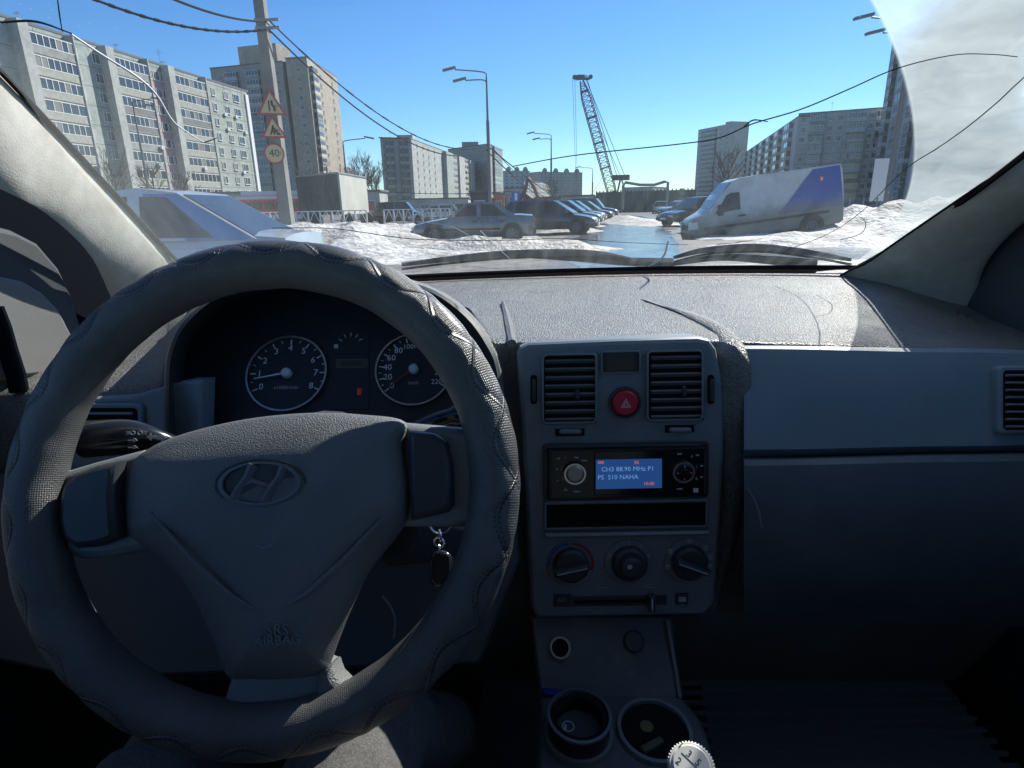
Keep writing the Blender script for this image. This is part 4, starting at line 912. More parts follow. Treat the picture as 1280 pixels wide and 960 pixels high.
@variants
def balc_mesh(w, d, fh, nmul=7, open_=False, wall=2):
    b = MB(); _q = _vr.random()
    b.box((0, d / 2, .5), (w, d, 1.0), 2 if _q < .7 else (3 if _q < .88 else 4))                       # parapet
    b.box((0, d / 2, -.06), (w + .1, d + .1, .12), 3)
    if not open_:
        b.box((0, d / 2 - .03, 1.0 + (fh - 1.35) / 2), (w - .12, d - .12, fh - 1.3), 5)
        for k in range(nmul):
            cw = (w - .1) / nmul
            b.box((-w / 2 + .05 + cw * (k + .5), d - .045 - (.05 if _vr.random() < .12 else 0), 1.0 + (fh - 1.35) / 2), (cw, .03, fh - 1.3), 4 if _vr.random() < .16 else 1)
        for k in range(nmul + 1):
            x = -w / 2 + .05 + (w - .1) * k / nmul; b.box((x, d - .03, 1.0 + (fh - 1.35) / 2), (.09, .1, fh - 1.35), 0)
        for z in (1.04, fh - .36): b.box((0, d - .03, z), (w, .11, .09), 0)
        b.box((0, d / 2, fh - .26), (w, d, .12), 3)
    else:
        b.box((0, .03, 1.0 + (fh - 1.35) / 2), (w - .2, .06, fh - 1.35), 1)
        for k in (0, 2, 4): b.box((-w / 2 + .3 + (w - .6) * k / 4, .08, 1.6), (.08, .06, fh - 1.5), 0)
        for x in (-w / 2 + .06, w / 2 - .06): b.box((x, d / 2, fh / 2), (.12, d, fh - .1), 3)
    return b
def ac_mesh():
    b = MB(); b.box((0, .22, 0), (.8, .3, .55), 0); pl = Plane(V((0, .371, 0)), (0, 1, 0)); pl.n = V((0, 1, 0)); b.ring(pl, V((-.1, .372, 0)), .16, .2, 0, .01, 1, 14); return b

class Building:
    def __init__(s, name, label, poly, H, mats, cat='apartment block', group=None, base=-2.0, roof_t=.35):
        s.H = H; s.poly = [P2(p) for p in poly]; s.items = []; s.mats = mats
        ar = sum(a.x * b_.y - b_.x * a.y for a, b_ in zip(s.poly, s.poly[1:] + s.poly[:1]))
        c = sum(s.poly, V((0, 0, 0))) / len(s.poly); s.root = empty(name, c, label=label, cat=cat, group=group); s.c = c
        b = MB(); b.loft([[p + V((0, 0, base)) for p in s.poly], [p + V((0, 0, H)) for p in s.poly]], 0, True, True)
        s.wall = b.build('wall', mats, s.root)
        b = MB(); q = [c + (p - c) * 1.012 for p in s.poly]
        b.loft([[p + V((0, 0, H + .003)) for p in q], [p + V((0, 0, H + roof_t)) for p in q]], 0, True, True)
        s.roof = b.build('roof', m_roofd, s.root)
    def frame(s, A, B):
        A, B = P2(A), P2(B); d = (B - A).normalized(); n = V((d.y, -d.x, 0))
        if n.dot(s.c - A) > 0: n = -n
        return A, d, n, (B - A).length
    def mw(s, A, d, n, sx, z):
        p = A + d * sx; p.z = z; xa = d if d.cross(V((0, 0, 1))).dot(n) < 0 else -d
        # local x along wall, y outward, z up (right handed)
        xa = n.cross(V((0, 0, 1)));
        return Matrix((xa.to_4d(), n.to_4d(), V((0, 0, 1, 0)), V((0, 0, 0, 1)))).transposed() if False else _mk(xa, n, p)
    def add(s, kind, me, A, B, sx, z, out=0):
        A, d, n, L = s.frame(A, B); me = _vr.choice(me.var) if hasattr(me, 'var') else me; s.items.append((kind, me, s.mw(A + n * out, d, n, sx, z)))
    def panel(s, name, A, B, s0, s1, z0, z1, dep, mats, out=0):
        A, d, n, L = s.frame(A, B); b = MB(); a0 = A + d * s0 + n * out; a1 = A + d * s1 + n * out
        b.loft([[V((p.x, p.y, z0)) for p in (a0, a1, a1 + n * dep, a0 + n * dep)], [V((p.x, p.y, z1)) for p in (a0, a1, a1 + n * dep, a0 + n * dep)]], 0, True, True)
        return b.build(name, mats, s.root)
    def seams(s, A, B, floors, fh, z0=0, every=None, out=.012):
        A, d, n, L = s.frame(A, B); b = MB()
        for k in range(1, floors + 1):
            z = z0 + k * fh; a0, a1 = A + n * out, A + d * L + n * out
            b.add([V((a0.x, a0.y, z - .04)), V((a1.x, a1.y, z - .04)), V((a1.x, a1.y, z + .04)), V((a0.x, a0.y, z + .04))], [(0, 1, 2, 3)])
        if every:
            q = every
            while q < L:
                a = A + d * q + n * out; a0, a1 = a - d * .04, a + d * .04
                b.add([V((a0.x, a0.y, z0)), V((a1.x, a1.y, z0)), V((a1.x, a1.y, s.H)), V((a0.x, a0.y, s.H))], [(0, 1, 2, 3)]); q += every
        b.build('panel_seam', m_seam, s.wall)
    def finish(s, mats, cap=95):
        mats = list(mats) + [m_curt, m_dkg]
        by = {}
        for k, me, mw in s.items: by.setdefault(k, []).append((me, mw))
        for k, lst in by.items():
            lst.sort(key=lambda t: (t[1].translation - CAM).length)
            lst_a, lst_b = lst[:cap], lst[cap:]
            cache = {}
            for b, mw in lst_a:
                if id(b) not in cache: cache[id(b)] = b.mesh(k, mats, 30)
                link(k, cache[id(b)], s.root, mw=mw)
            if lst_b:
                g = MB()
                for b, mw in lst_b:
                    o = len(g.v); g.v += [mw @ p for p in b.v]; g.f += [[i + o for i in f] for f in b.f]; g.m += b.m
                g.build('distant_' + k, mats, s.root, kind='stuff')
def _mk(x, y, p):
    z = V((0, 0, 1)); M_ = Matrix(((x.x, y.x, z.x, p.x), (x.y, y.y, z.y, p.y), (x.z, y.z, z.z, p.z), (0, 0, 0, 1))); return M_
def antenna(bd, p, h, name='antenna'):
    b = MB(); b.tube([p, p + V((0, 0, h))], .04, 5); b.tube([p + V((-.6, 0, h * .8)), p + V((.6, 0, h * .8))], .03, 4); b.tube([p + V((-.4, 0, h * .9)), p + V((.4, 0, h * .9))], .03, 4); b.build(name, m_steel, bd.root)

# ---- A: long nine storey panel block on the left --------------------------------
HA = 27.0
nearA = atz(0, 20, HA); farA = atz(308, 115, HA)
dA = P2(farA - nearA).normalized(); A0 = P2(nearA) - dA * 45; A1 = P2(farA); nA = V((dA.y, -dA.x, 0))
if nA.x < 0: nA = -nA
A = Building('apartment_block', 'long grey green nine storey panel block with glazed balcony stacks on the left', [A0, A1, A1 - nA * 12, A0 - nA * 12], HA, [m_grn])
LA = (A1 - A0).length; fhA = 2.85
def sA(px, py=None):      # distance along the facade of what the photo shows at column px on the roof line
    o = CAM; q = ray(px, 20 + (115 - 20) * px / 308); t = (A0 - o).dot(nA) / q.dot(nA); return (o + q * t - A0).dot(dA)
S1, S2 = sA(20), sA(79)
A.seams(A0, A1, 9, fhA, HA - 9 * fhA - .6, 6.2)
z0A = HA - 9 * fhA - .9
stacks = [(sA(22), sA(79), 7), (sA(131), sA(174), 7), (sA(208), sA(248), 7), (S1 - 24, S1 - 12, 7)]
for i, (a, b_, nm) in enumerate(stacks):
    w = b_ - a
    side = A.panel('side_wall', A0, A1, a - 1.6, a, 0, HA, 1.5, [m_pale]); A.panel('side_wall', A0, A1, b_, b_ + .25, 0, HA, 1.5, [m_pale])
    bm = balc_mesh(w - .02, 1.35, fhA, nm); bo = balc_mesh(w - .02, 1.35, fhA, 5)
    for k in range(9): A.add('balcony', bm if (k * 7 + i) % 5 else bo, A0, A1, a + w / 2, z0A + k * fhA)
w1 = win_mesh(1.5, 1.45); w2 = win_mesh(1.15, 1.45); w3 = win_mesh(2.0, 1.5)
cols_ = [(sA(88), w2), (sA(116), w1), (sA(126), w1), (sA(182), w1), (sA(192), w1), (sA(201), w1), (sA(264), w2), (sA(280), w1), (sA(293), w3)]
for cx_, wm in cols_:
    for k in range(9): A.add('window', wm, A0, A1, cx_, z0A + k * fhA + 1.75, .02)
A.panel('pink_panel', A0, A1, sA(178), sA(205), 3, HA - fhA, .018, [m_pink])
A.panel('corner_strip', A0, A1, LA - 1.0, LA + .1, 0, HA - .6, .25, [mat('white_render', (.72, .72, .7), .8)])
for k, (px, fl) in enumerate(((286, 7), (272, 7), (273, 6), (296, 6), (286, 3), (216, 1), (224, 3), (168, 4), (120, 7), (160, 3))):
    A.add('air_conditioner', ACB if k else globals().setdefault('ACB', ac_mesh()), A0, A1, sA(px) + .9, z0A + fl * fhA + .7, .02 if px > 250 or px < 130 else 1.4)
for s_ in (sA(80), sA(176), sA(249.5)):
    b = MB(); p = A0 + dA * s_ + nA * .12; b.tube([p, p + V((0, 0, HA - .4))], .09, 6); b.build('drain_pipe', m_roofd, A.root)
for s_, h_ in ((sA(40), 2), (sA(160), 2), (sA(214), 3.4), (sA(217), 1.6)): antenna(A, A0 + dA * s_ - nA * 2 + V((0, 0, HA)), h_)
A.finish([m_winf, m_glassd, m_pebble, m_conc])

# ---- B: sixteen storey brick tower ------------------------------------------------
HB = 52.0
b0, b1, b2 = atz(262, 83, HB), atz(352, 74, HB), atz(383, 72, HB)
def hseg(p, n_, dist): return P2(p) + n_ * dist
uB = P2(b1 - b0).normalized(); 
B1 = Building('apartment_tower', 'sand brick sixteen storey tower with sunlit side, behind the concrete pole', [P2(b1) + uB * 1.5, P2(b2), P2(atz(421, 97, HB)), P2(atz(421, 97, HB)) + P2(b1 - b2)], HB, [m_brick], 'apartment tower')
cB, dB = P2(b2), P2(atz(421, 97, HB)); fh = 3.0
LBf = (dB - cB).length
for k in range(16):
    for q in (.30, .70): B1.add('window', w1, cB, dB, LBf * q + 3, HB - 50 + k * fh + 1.4, .02)
bb = balc_mesh(LBf * .16, 1.2, 3.0, 4)
for k in range(16): B1.add('balcony', bb, cB, dB, LBf * .14, HB - 50 + k * fh)
LB2 = (P2(b2) - P2(b1)).length
for k in range(16): B1.add('window', w1, P2(b1) + uB * 1.5, P2(b2), (LB2 - 1.5) * .55, HB - 50 + k * fh + 1.4, .02)
B1.finish([m_winf, m_glassd, mat('balcony_cream', (.5, .46, .38), .85), m_conc])
nB = V((-uB.y, uB.x, 0)); nB = nB if nB.y > 0 else -nB
B2 = Building('apartment_tower', 'shaded left wing of the sixteen storey tower with rooftop plant room', [P2(b0), P2(b1), P2(b1) + nB * 16, P2(b0) + nB * 16], HB - .8, [m_brickg], 'apartment tower')
LB = (P2(b1) - P2(b0)).length; bb = balc_mesh(LB * .17, 1.2, 3.0, 4)
for k in range(16):
    for q in (.30, .60): B2.add('balcony', bb, b0, b1, LB * q, HB - 50.5 + k * fh)
    for q in (.12, .80, .92): B2.add('window', w1, b0, b1, LB * q, HB - 50.5 + k * fh + 1.4, .02)
q0 = P2(b0).lerp(P2(b1), .40); q1 = P2(b0).lerp(P2(b1), .92)
b = MB(); b.loft([[p + V((0, 0, HB - 2)) for p in (q0 + nB, q1 + nB, q1 + nB * 9, q0 + nB * 9)], [p + V((0, 0, HB + 5.5)) for p in (q0 + nB, q1 + nB, q1 + nB * 9, q0 + nB * 9)]], 0, True, True); b.build('plant_room', m_brick, B2.root)
B2.finish([m_winf, m_glassd, mat('balcony_grey', (.42, .41, .39), .85), m_conc])

# ---- C: nine storey block left of the lamp -------------------------------------------
HC = 27.0
c0, c1, c2 = atz(475, 173, HC), atz(514, 174, HC), atz(628, 216, HC)
c1x, c2x = P2(c1), P2(c2); nC = P2(c1 - c0)
Cb = Building('apartment_block', 'pale nine storey block with ribbed bays, left of the tall street lamp', [P2(c0), c1x, c2x, c2x - nC], HC, [m_pale])
LC = (c2x - c1x).length; Lc0 = nC.length
fhc = 2.9
for k in range(9):
    for q in (.25, .72): Cb.add('balcony', globals().setdefault('bC', balc_mesh(Lc0 * .30, 1.0, fhc, 4, True)), c0, c1, Lc0 * q, .4 + k * fhc)
Cb.seams(c1x, c2x, 9, fhc, .3)
N_ = 7
for j in range(N_):
    s0 = LC * (.20 + j * .115); w = LC * .055
    Cb.panel('bay', c1x, c2x, s0, s0 + w, 0, HC - .3 - (j % 2) * .0, 2.0, [m_pale if j % 2 else m_grn])
    if j < 6:
        for k in range(9): Cb.add('balcony', globals().setdefault('bC2', balc_mesh(LC * .045, 1.3, fhc, 3)), c1x, c2x, s0 + w * 1.5 + .2, .4 + k * fhc)
for q in (.03, .065, .10, .14):
    for k in range(9): Cb.add('window', w1, c1x, c2x, LC * q, .4 + k * fhc + 1.6, .02)
antenna(Cb, P2(c0).lerp(c1x, .3) + V((0, 2, HC)), 2.5); b = MB(); b.box(P2(c0).lerp(c1x, .75) + V((0, 6, HC + .9)), (6, 6, 1.8)); b.build('plant_room', m_greyb, Cb.root)
Cb.finish([m_winf, m_glassd, m_pebble, m_conc])
# ---- D behind C
HD = 36
d0, d1, d2 = atz(560, 187, HD), atz(611, 180, HD), atz(628, 187, HD)
Db = Building('apartment_block', 'plain grey taller block rising behind the ribbed block', [P2(d0), P2(d1), P2(d2) + V((0, 4, 0)), P2(d0) + V((0, 30, 0))], HD, [m_brickg])
LD = (P2(d1) - P2(d0)).length
for k in range(5):
    for q in (.15, .3, .45, .6, .75, .9): Db.add('window', w1, d0, d1, LD * q, HD - 3 - k * 3, .02)
L2 = (P2(d2) + V((0, 4, 0)) - P2(d1)).length
for k in range(11): Db.add('balcony', globals().setdefault('bD', balc_mesh(L2 * .5, 1.2, 3, 4)), P2(d1), P2(d2) + V((0, 4, 0)), L2 * .5, HD - 3.2 - k * 3)
b = MB(); b.box(P2(d0).lerp(P2(d1), .55) + V((0, 8, HD + 1.6)), (10, 6, 3.2)); b.build('plant_room', m_brickg, Db.root)
antenna(Db, P2(d0).lerp(P2(d1), .65) + V((0, 7, HD + 3)), 4)
Db.finish([m_winf, m_glassd, m_pale, m_conc])
# ---- far ones
def far_block(label, xa, ya, xb, yb, H, mt, gables=0, xc=None, yc=None, depth=16, nb=None):
    a, b_ = atz(xa, ya, H), atz(xb, yb, H); dv = P2(b_ - a).normalized(); n = V((-dv.y, dv.x, 0)); n = n if n.y > 0 else -n
    poly = [P2(a), P2(b_)] + ([P2(atz(xc, yc, H)), P2(a) + (P2(atz(xc, yc, H)) - P2(b_))] if xc else [P2(b_) + n * depth, P2(a) + n * depth])
    bd = Building('apartment_block', label, poly, H, [mt]); L_ = (P2(b_) - P2(a)).length; fl = int(H / 3)
    nw = nb or max(3, int(L_ / 5))
    for k in range(fl):
        for j in range(nw): bd.add('window', w3, a, b_, L_ * (j + .5) / nw, H - 1.8 - k * 3, .02)
    if xc:
        e = P2(atz(xc, yc, H)); L3 = (e - P2(b_)).length; nw = max(3, int(L3 / 6))
        for k in range(fl):
            for j in range(nw): bd.add('window', w3, b_, e, L3 * (j + .5) / nw, H - 1.8 - k * 3, .02)
    for g in range(gables):
        q = P2(a).lerp(P2(b_), (g + .5) / gables); bb_ = MB(); bb_.loft([[q + V((x, y, H - .1)) for x, y in ((-2.6, .3), (2.6, .3), (2.6, 7), (-2.6, 7))], [q + V((x, y, H + 2.2)) for x, y in ((-2.2, .6), (2.2, .6), (2.2, 6.5), (-2.2, 6.5))], [q + V((x, y, H + 4.0)) for x, y in ((-.9, 2), (.9, 2), (.9, 5), (-.9, 5))]], 0, True, True); bb_.build('gable_turret', m_brickg, bd.root)
    bd.finish([m_winf, m_glassd, m_pale, m_conc], 60); return bd
far_block('distant grey block with gabled turrets just right of the tall lamp', 630, 214, 662, 214, 33, m_greyb, 3)
far_block('distant grey block with gabled turrets behind the second street lamp', 674, 215, 728, 216, 33, m_brickg, 4)
far_block('low pale distant block between the two turreted blocks', 655, 226, 676, 228, 20, m_pale, 0, 702, 237)
far_block('far small block peeping over the box truck roof', 428, 209, 444, 212, 27, m_greyb, 0)
far_block('distant white service building inside the gas pipe arch', 816, 234, 833, 235, 9, m_pale, 0)
# ---- H tower right
HH = 50
h0, h1, h2, h3 = atz(873, 163, HH), atz(909, 156, HH), atz(913, 153, HH), atz(930, 157, HH)
dvH = P2(h1 - h0).normalized(); nH = V((-dvH.y, dvH.x, 0)); nH = nH if nH.y > 0 else -nH
Hb = Building('apartment_tower', 'slender sixteen storey tower standing behind the white van nose', [P2(h0), P2(h1), P2(h1) + nH * 16, P2(h0) + nH * 16], HH, [m_greyb], 'apartment tower')
LH = (P2(h1) - P2(h0)).length
for k in range(16):
    Hb.add('balcony', globals().setdefault('bH', balc_mesh(LH * .5, 1.2, 3, 6)), h0, h1, LH * .42, HH - 4 - k * 3); Hb.add('window', w1, h0, h1, LH * .82, HH - 2.4 - k * 3, .02); Hb.add('window', w1, h0, h1, LH * .07, HH - 2.4 - k * 3, .02)
b = MB(); e1_ = P2(h1) + nH * -1.5 + dvH * .1; e2_ = e1_ + dvH * 5.2
b.loft([[p + V((0, 0, 0)) for p in (e1_, e2_, e2_ + nH * 15, e1_ + nH * 15)], [p + V((0, 0, HH + 1.5)) for p in (e1_, e2_, e2_ + nH * 15, e1_ + nH * 15)]], 0, True, True); b.build('stair_wing', m_pale, Hb.root)
for k in range(16): Hb.items.append(('window', w1, _mk((-nH).cross(V((0, 0, 1))), -nH, e1_.lerp(e2_, .5) - nH * .02 + V((0, 0, HH - 2.4 - k * 3)))))
Hb.finish([m_winf, m_glassd, m_pale, m_conc])
# ---- I: long block right, front wing facing us and wing receding to the left
HI = 27
i0, i1, i2 = atz(1000, 143, HI), atz(1096, 136, HI), atz(1200, 132, HI)
iL = atz(928, 192, HI)
dI = P2(i1 - i0).normalized(); nI = V((-dI.y, dI.x, 0)); nI = nI if nI.y > 0 else -nI
Ib = Building('apartment_block', 'wide grey nine storey block in shade behind the blue and white van', [P2(i0), P2(i0) + dI * 60, P2(i0) + dI * 60 + nI * 12, P2(i0) + nI * 12], HI, [m_greyb])
fhi = 2.9
def sI(px): q = ray(px, 140); t = (P2(i0) - CAM).dot(nI) / q.dot(nI); return (CAM + q * t - P2(i0)).dot(dI)
Ib.seams(i0, P2(i0) + dI * 60, 9, fhi, HI - 26.4, 6.4)
for k in range(9):
    z = HI - 26.5 + k * fhi
    for x0_, x1_ in ((1014, 1032), (1061, 1084), (1096, 1120)):
        a_, b_ = sI(x0_), sI(x1_); Ib.add('balcony', balc_mesh(b_ - a_, 1.2, fhi, 6, k % 4 == 2), i0, i1, (a_ + b_) / 2, z)
    for x_ in (1006, 1040, 1052, 1090): Ib.add('window', w1, i0, i1, sI(x_), z + 1.6, .02)
antenna(Ib, P2(i0) + dI * sI(1040) + nI * 3 + V((0, 0, HI)), 3.5)
Ib.finish([m_winf, m_glassd, m_greyb, m_conc])
IL = P2(iL); I0 = P2(i0) - dI * .3; vI = (IL - I0); wI = V((vI.y, -vI.x, 0)).normalized(); wI = wI if wI.x > 0 else -wI
Ic = Building('apartment_block', 'receding ribbed wing of the shaded block, stepping down toward the slender tower', [I0, IL, IL + wI * 11, I0 + wI * 11], HI - .7, [m_greyb])
LI = vI.length
for j in range(7):
    s0 = LI * (.05 + j * .13)
    for k in range(9): Ic.add('balcony', globals().setdefault('bI', balc_mesh(LI * .06, 1.3, fhi, 3)), I0, IL, s0 + LI * .03, HI - 27.2 + k * fhi)
    for k in range(9): Ic.add('window', w1, I0, IL, s0 + LI * .095, HI - 27.2 + k * fhi + 1.6, .02)
Ic.finish([m_winf, m_glassd, m_greyb, m_conc])
# ---- J close high block at the right edge
HJ = 46
j0 = atz(1117, 42, HJ); j1 = atz(1215, -70, HJ)
dJ = P2(j1 - j0).normalized(); nJ = V((dJ.y, -dJ.x, 0)); nJ = nJ if nJ.dot(P2(j0)) < 0 else -nJ
Jb = Building('apartment_tower', 'tall dark high-rise at the right edge, half behind the dirty glass', [P2(j0), P2(j0) + dJ * 60, P2(j0) + dJ * 60 - nJ * 14, P2(j0) - nJ * 14], HJ, [m_greyb], 'apartment tower')
for j in range(6):
    for k in range(15):
        if j % 2: Jb.add('balcony', globals().setdefault('bJ', balc_mesh(5.4, 1.2, 3, 5)), j0, P2(j0) + dJ * 60, 3 + j * 7.5, HJ - 3.8 - k * 3)
        else: Jb.add('window', w1, j0, P2(j0) + dJ * 60, 2.2 + j * 7.5, HJ - 2.3 - k * 3, .02); Jb.add('window', w1, j0, P2(j0) + dJ * 60, 5.6 + j * 7.5, HJ - 2.3 - k * 3, .02)
Jb.finish([m_winf, m_glassd, m_greyb, m_conc])

# ---- ground, snow, wet road ------------------------------------------------------------
def hump(x, y, L_):
    return sum(h * math.exp(-((x - cx_) / sx) ** 2 - ((y - cy_) / sy) ** 2) for cx_, cy_, sx, sy, h in L_)
m_grd = mat('dirty_asphalt', (.10, .088, .075), .75, col2=(.22, .20, .18), var=(.35, .3), var2=(2.5, .35), bump=(6, .6, .04))
b = MB(); ys = [-200, -60, -20, -5, 2, 6, 9, 12, 15] + [17 + .8 * k for k in range(20)] + [36, 45, 60, 90, 150, 300, 700, 1500]; xs = [-1500, -500, -200, -100, -60, -40, -30, -24, -18, -14, -10, -7, -4, -1, 2] + [4 + .8 * k for k in range(14)] + [16, 20, 26, 34, 50, 100, 200, 500, 1500]
b.loft([[V((x, y, -.42 * math.exp(-((x - 7.6) / 1.9) ** 2 - ((y - 24) / 2.2) ** 2))) for x in xs] for y in ys]); b.build('ground', m_grd, None, kind='structure')
m_snow = mat('old_snow', (.72, .70, .67), .75, spec=.3, col2=(.26, .235, .195), var=(.9, .3), var2=(3.5, .22), dust=0, bump=(5, 1.0, .12))
m_slush = mat('brown_slush', (.30, .26, .21), .6, col2=(.62, .58, .50), var=(.8, .3), var2=(5, .3), bump=(7, 1.0, .08))
def snow(name, x0, x1, y0, y1, L_, m_, rough=.35, step=.35, lab=None, cut=.04):
    nx, ny = int((x1 - x0) / step), int((y1 - y0) / step); b = MB(); vs = []
    for j in range(ny + 1):
        for i in range(nx + 1):
            x, y = x0 + (x1 - x0) * i / nx, y0 + (y1 - y0) * j / ny; h = hump(x, y, L_)
            nz = noise.fractal(V((x * .7, y * .55, 3.3)), 1, 2, 5); n2 = noise.noise(V((x * 2.6, y * 2.2, 9)))
            k = min(1, h / .5); h = h if h < .7 else .7 + .35 * (1 - math.exp(-(h - .7) / .35)); z = h * (1 + nz * rough) + k * (nz * .16 + abs(n2) * .13) - cut
            vs.append(V((x, y, z)))
    fs = []
    for j in range(ny):
        for i in range(nx):
            a = j * (nx + 1) + i; q = (a, a + 1, a + nx + 2, a + nx + 1)
            if max(vs[t].z for t in q) > -.02: fs.append(q)
    b.add(vs, fs); o = b.build(name, m_, None, sharp=0, kind='stuff', label=lab); o.data.polygons.foreach_set('use_smooth', [True] * len(o.data.polygons)); return o
snow('snow_bank', -34, 1.2, 12, 44, [(-9, 20, 7, 4.5, .62), (-19, 24, 9, 5, .5), (-13, 32, 12, 6, .5), (-5.4, 19.2, 1.8, 1.2, .35), (-26, 38, 12, 6, .3)], m_snow, lab='bright uneven snow bank on the left verge below the pole')
snow('snow_bank', 5.5, 34, 15.0, 40, [(9.6, 17.2, 2.6, 1.1, .36), (17.0, 26, 4.0, 2.8, .65), (21, 25, 6, 4, .85), (14, 17.6, 4, 1.2, .26), (28, 30, 8, 6, 1.0), (12.5, 21.2, 3.5, 1.2, .22)], m_snow, lab='ploughed snow bank under and beside the van')
snow('bounce_snow', -14, -2.6, -14, 9, [(-8, -6, 3.6, 7, .40), (-9, 4, 4, 4, .3)], m_snow, lab='unseen snow added on the driver side to bounce light into the car', step=.6)  # unseen snow added beside the car to bounce light into the cabin
snow('bounce_snow', 2.2, 14, -14, 12, [(7, -5, 3.6, 7, .5), (8, 6, 4, 5, .4)], m_snow, lab='unseen snow added on the passenger side to bounce light into the car', step=.6)
snow('snow_ridge', -6, 3.4, 13.5, 20.6, [(-1.2, 17.2, 2.1, .8, .36), (1.2, 16.9, 1.4, .6, .26), (-4, 17.8, 1.4, .7, .2)], m_slush, lab='dirty ridge of slush in front of the dark sedan')
snow('slush_patch', -8, 12, 26, 62, [(3, 29, 1.2, 1.6, .22), (4, 36, 1.2, 2, .25), (-.5, 46, 4, 3, .3), (8.6, 45, 1.6, 9, .35)], m_slush, lab='slush left along the row of parked cars')
# wet road / puddles
m_wet = mat('wet_road', (.12, .118, .112), .15, spec=.8, bump=(3.2, .5, .03), col2=(.10, .095, .09), var=(.8, .3))
def sheet_poly(name, pts, z, m_, lab=None):
    b = MB(); b.add([V((p.x, p.y, z)) for p in pts], [tuple(range(len(pts)))]); return b.build(name, m_, None, kind='structure', label=lab, sharp=0)
def wobble(P, a=.35):
    c = sum(P, V((0, 0, 0))) / len(P); return [p + (p - c).normalized() * a * noise.fractal(p * .9, 1, 2, 4) * min(1, (p - c).length / 2) for p in P]
def gpx(L_): return [atz(x, y, 0) for x, y in L_]
sheet_poly('road', gpx([(775, 262), (812, 262), (850, 290), (880, 400), (640, 400), (700, 300), (745, 278)]), .004, mat('road_asphalt', (.085, .083, .08), .5, col2=(.15, .14, .13), var=(.6, .3)))
sheet_poly('puddle', wobble(spl(gpx([(768, 270), (800, 270), (826, 280), (842, 298), (846, 325), (800, 345), (735, 340), (705, 322), (705, 305), (735, 290), (756, 278), (768, 270)]), 160)[:-1], .9), .009, m_wet)
sheet_poly('puddle', wobble(spl(gpx([(900, 305), (960, 300), (1060, 306), (1100, 325), (980, 330), (905, 322), (900, 305)]), 120)[:-1]), .010, m_wet)

# ---- concrete pole with signs and cables -------------------------------------------------
YP = 24.0
pb = aty(361, 290, YP); pb.z = 0; pt = atz_ = V((pb.x, pb.y, 0))
top_h = 11.5
pole = empty('utility_pole', pb, label='concrete pole carrying three roadwork signs and the overhead cables', cat='utility pole')
b = MB(); b.loft([[pb + V((sx * w, sy * w, z)) for sx, sy in ((-1, -1), (1, -1), (1, 1), (-1, 1))] for z, w in ((-.5, .23), (4, .20), (top_h, .155))], 0, True, True); b.build('pole_shaft', mat('pole_concrete', (.24, .24, .22), .9, col2=(.17, .17, .16), var=(1.5, .2)), pole, sharp=20)
def phit(px, py): return aty(px, py, YP - .27)
b = MB()
for y_ in (27, 37):
    q = aty(328, y_, YP); b.box(V((pb.x + .0, pb.y, q.z)), (.42, .42, .12)); b.tube([V((pb.x, pb.y - .15, q.z)), V((pb.x + .65, pb.y - .15, q.z + .02))], .05, 6)
b.build('clamp', m_steel, pole)
m_signy = mat('sign_yellow', (.52, .42, .24), .6); m_signr = mat('sign_red', (.36, .08, .07), .5); m_signk = mat('sign_black', (.02, .02, .02), .6)
def signplane(c, tilt=0): 
    pl = Plane(c, (CAM - c) * V((1, 1, 0))); pl.e1 = V((0, 0, 1)).cross(pl.n).normalized(); pl.e2 = V((0, 0, 1)); return pl
def rsign(kind, px, py, r, lab):
    c = phit(px, py); pl = signplane(c); o = empty('road_sign', c, label=lab, cat='road sign'); b = MB()
    T3 = lambda q, up=0: [c + pl.e1 * q * math.cos(R(90 + 120 * k)) + pl.e2 * (q * math.sin(R(90 + 120 * k)) + up) for k in range(3)]
    if kind == 'c': b.disc(pl, c, r, 0, .03, 1, 32); b.disc(pl, c, r * .86, .031, .034, 0, 32); b.text('40', pl, c, r * 1.05, .036, 2)
    else:
        b.solid(pl, T3(r), 0, .03, 1, 0); b.solid(pl, T3(r * .76), .031, .034, 0)
        if kind == 'n':
            b.solid(pl, [c + pl.e1 * x * r + pl.e2 * y * r for x, y in ((-.16, -.28), (-.08, -.28), (-.08, .30), (-.16, .30))], .035, .038, 2)
            b.tube([c + pl.n * .04 + pl.e1 * x * r + pl.e2 * y * r for x, y in ((.18, -.28), (.17, -.05), (.06, .08), (.05, .32))], .035 * r / .5, 4, 2)
        else:
            b.disc(pl, c + pl.e1 * -.02 * r + pl.e2 * .27 * r, .07 * r, .035, .04, 2, 12)
            for s_ in (((-.02, .2), (-.08, .02)), ((-.08, .02), (-.2, -.28)), ((-.08, .02), (.04, -.12), (.05, -.28)), ((-.03, .15), (.12, .05), (.22, -.08)), ((.02, .12), (.28, -.22))): b.tube([c + pl.n * .04 + pl.e1 * x * r + pl.e2 * y * r for x, y in s_], .032, 4, 2)
            b.solid(pl, [c + pl.e1 * x * r + pl.e2 * y * r for x, y in ((.16, -.30), (.50, -.30), (.34, -.14))], .035, .038, 2)
    b.build('sign_plate', [m_signy, m_signr, m_signk], o)
    b = MB(); b.box(c - pl.n * .02, (.5, .03, .05)); b.build('bracket', m_steel, o)
rsign('n', 339, 133, .60, 'triangular road narrows sign, topmost on the concrete pole'); rsign('w', 342, 163, .52, 'triangular roadworks sign with a digging figure, under the road narrows sign'); rsign('c', 343, 192, .36, 'round yellow speed limit 40 sign below the roadworks triangle')
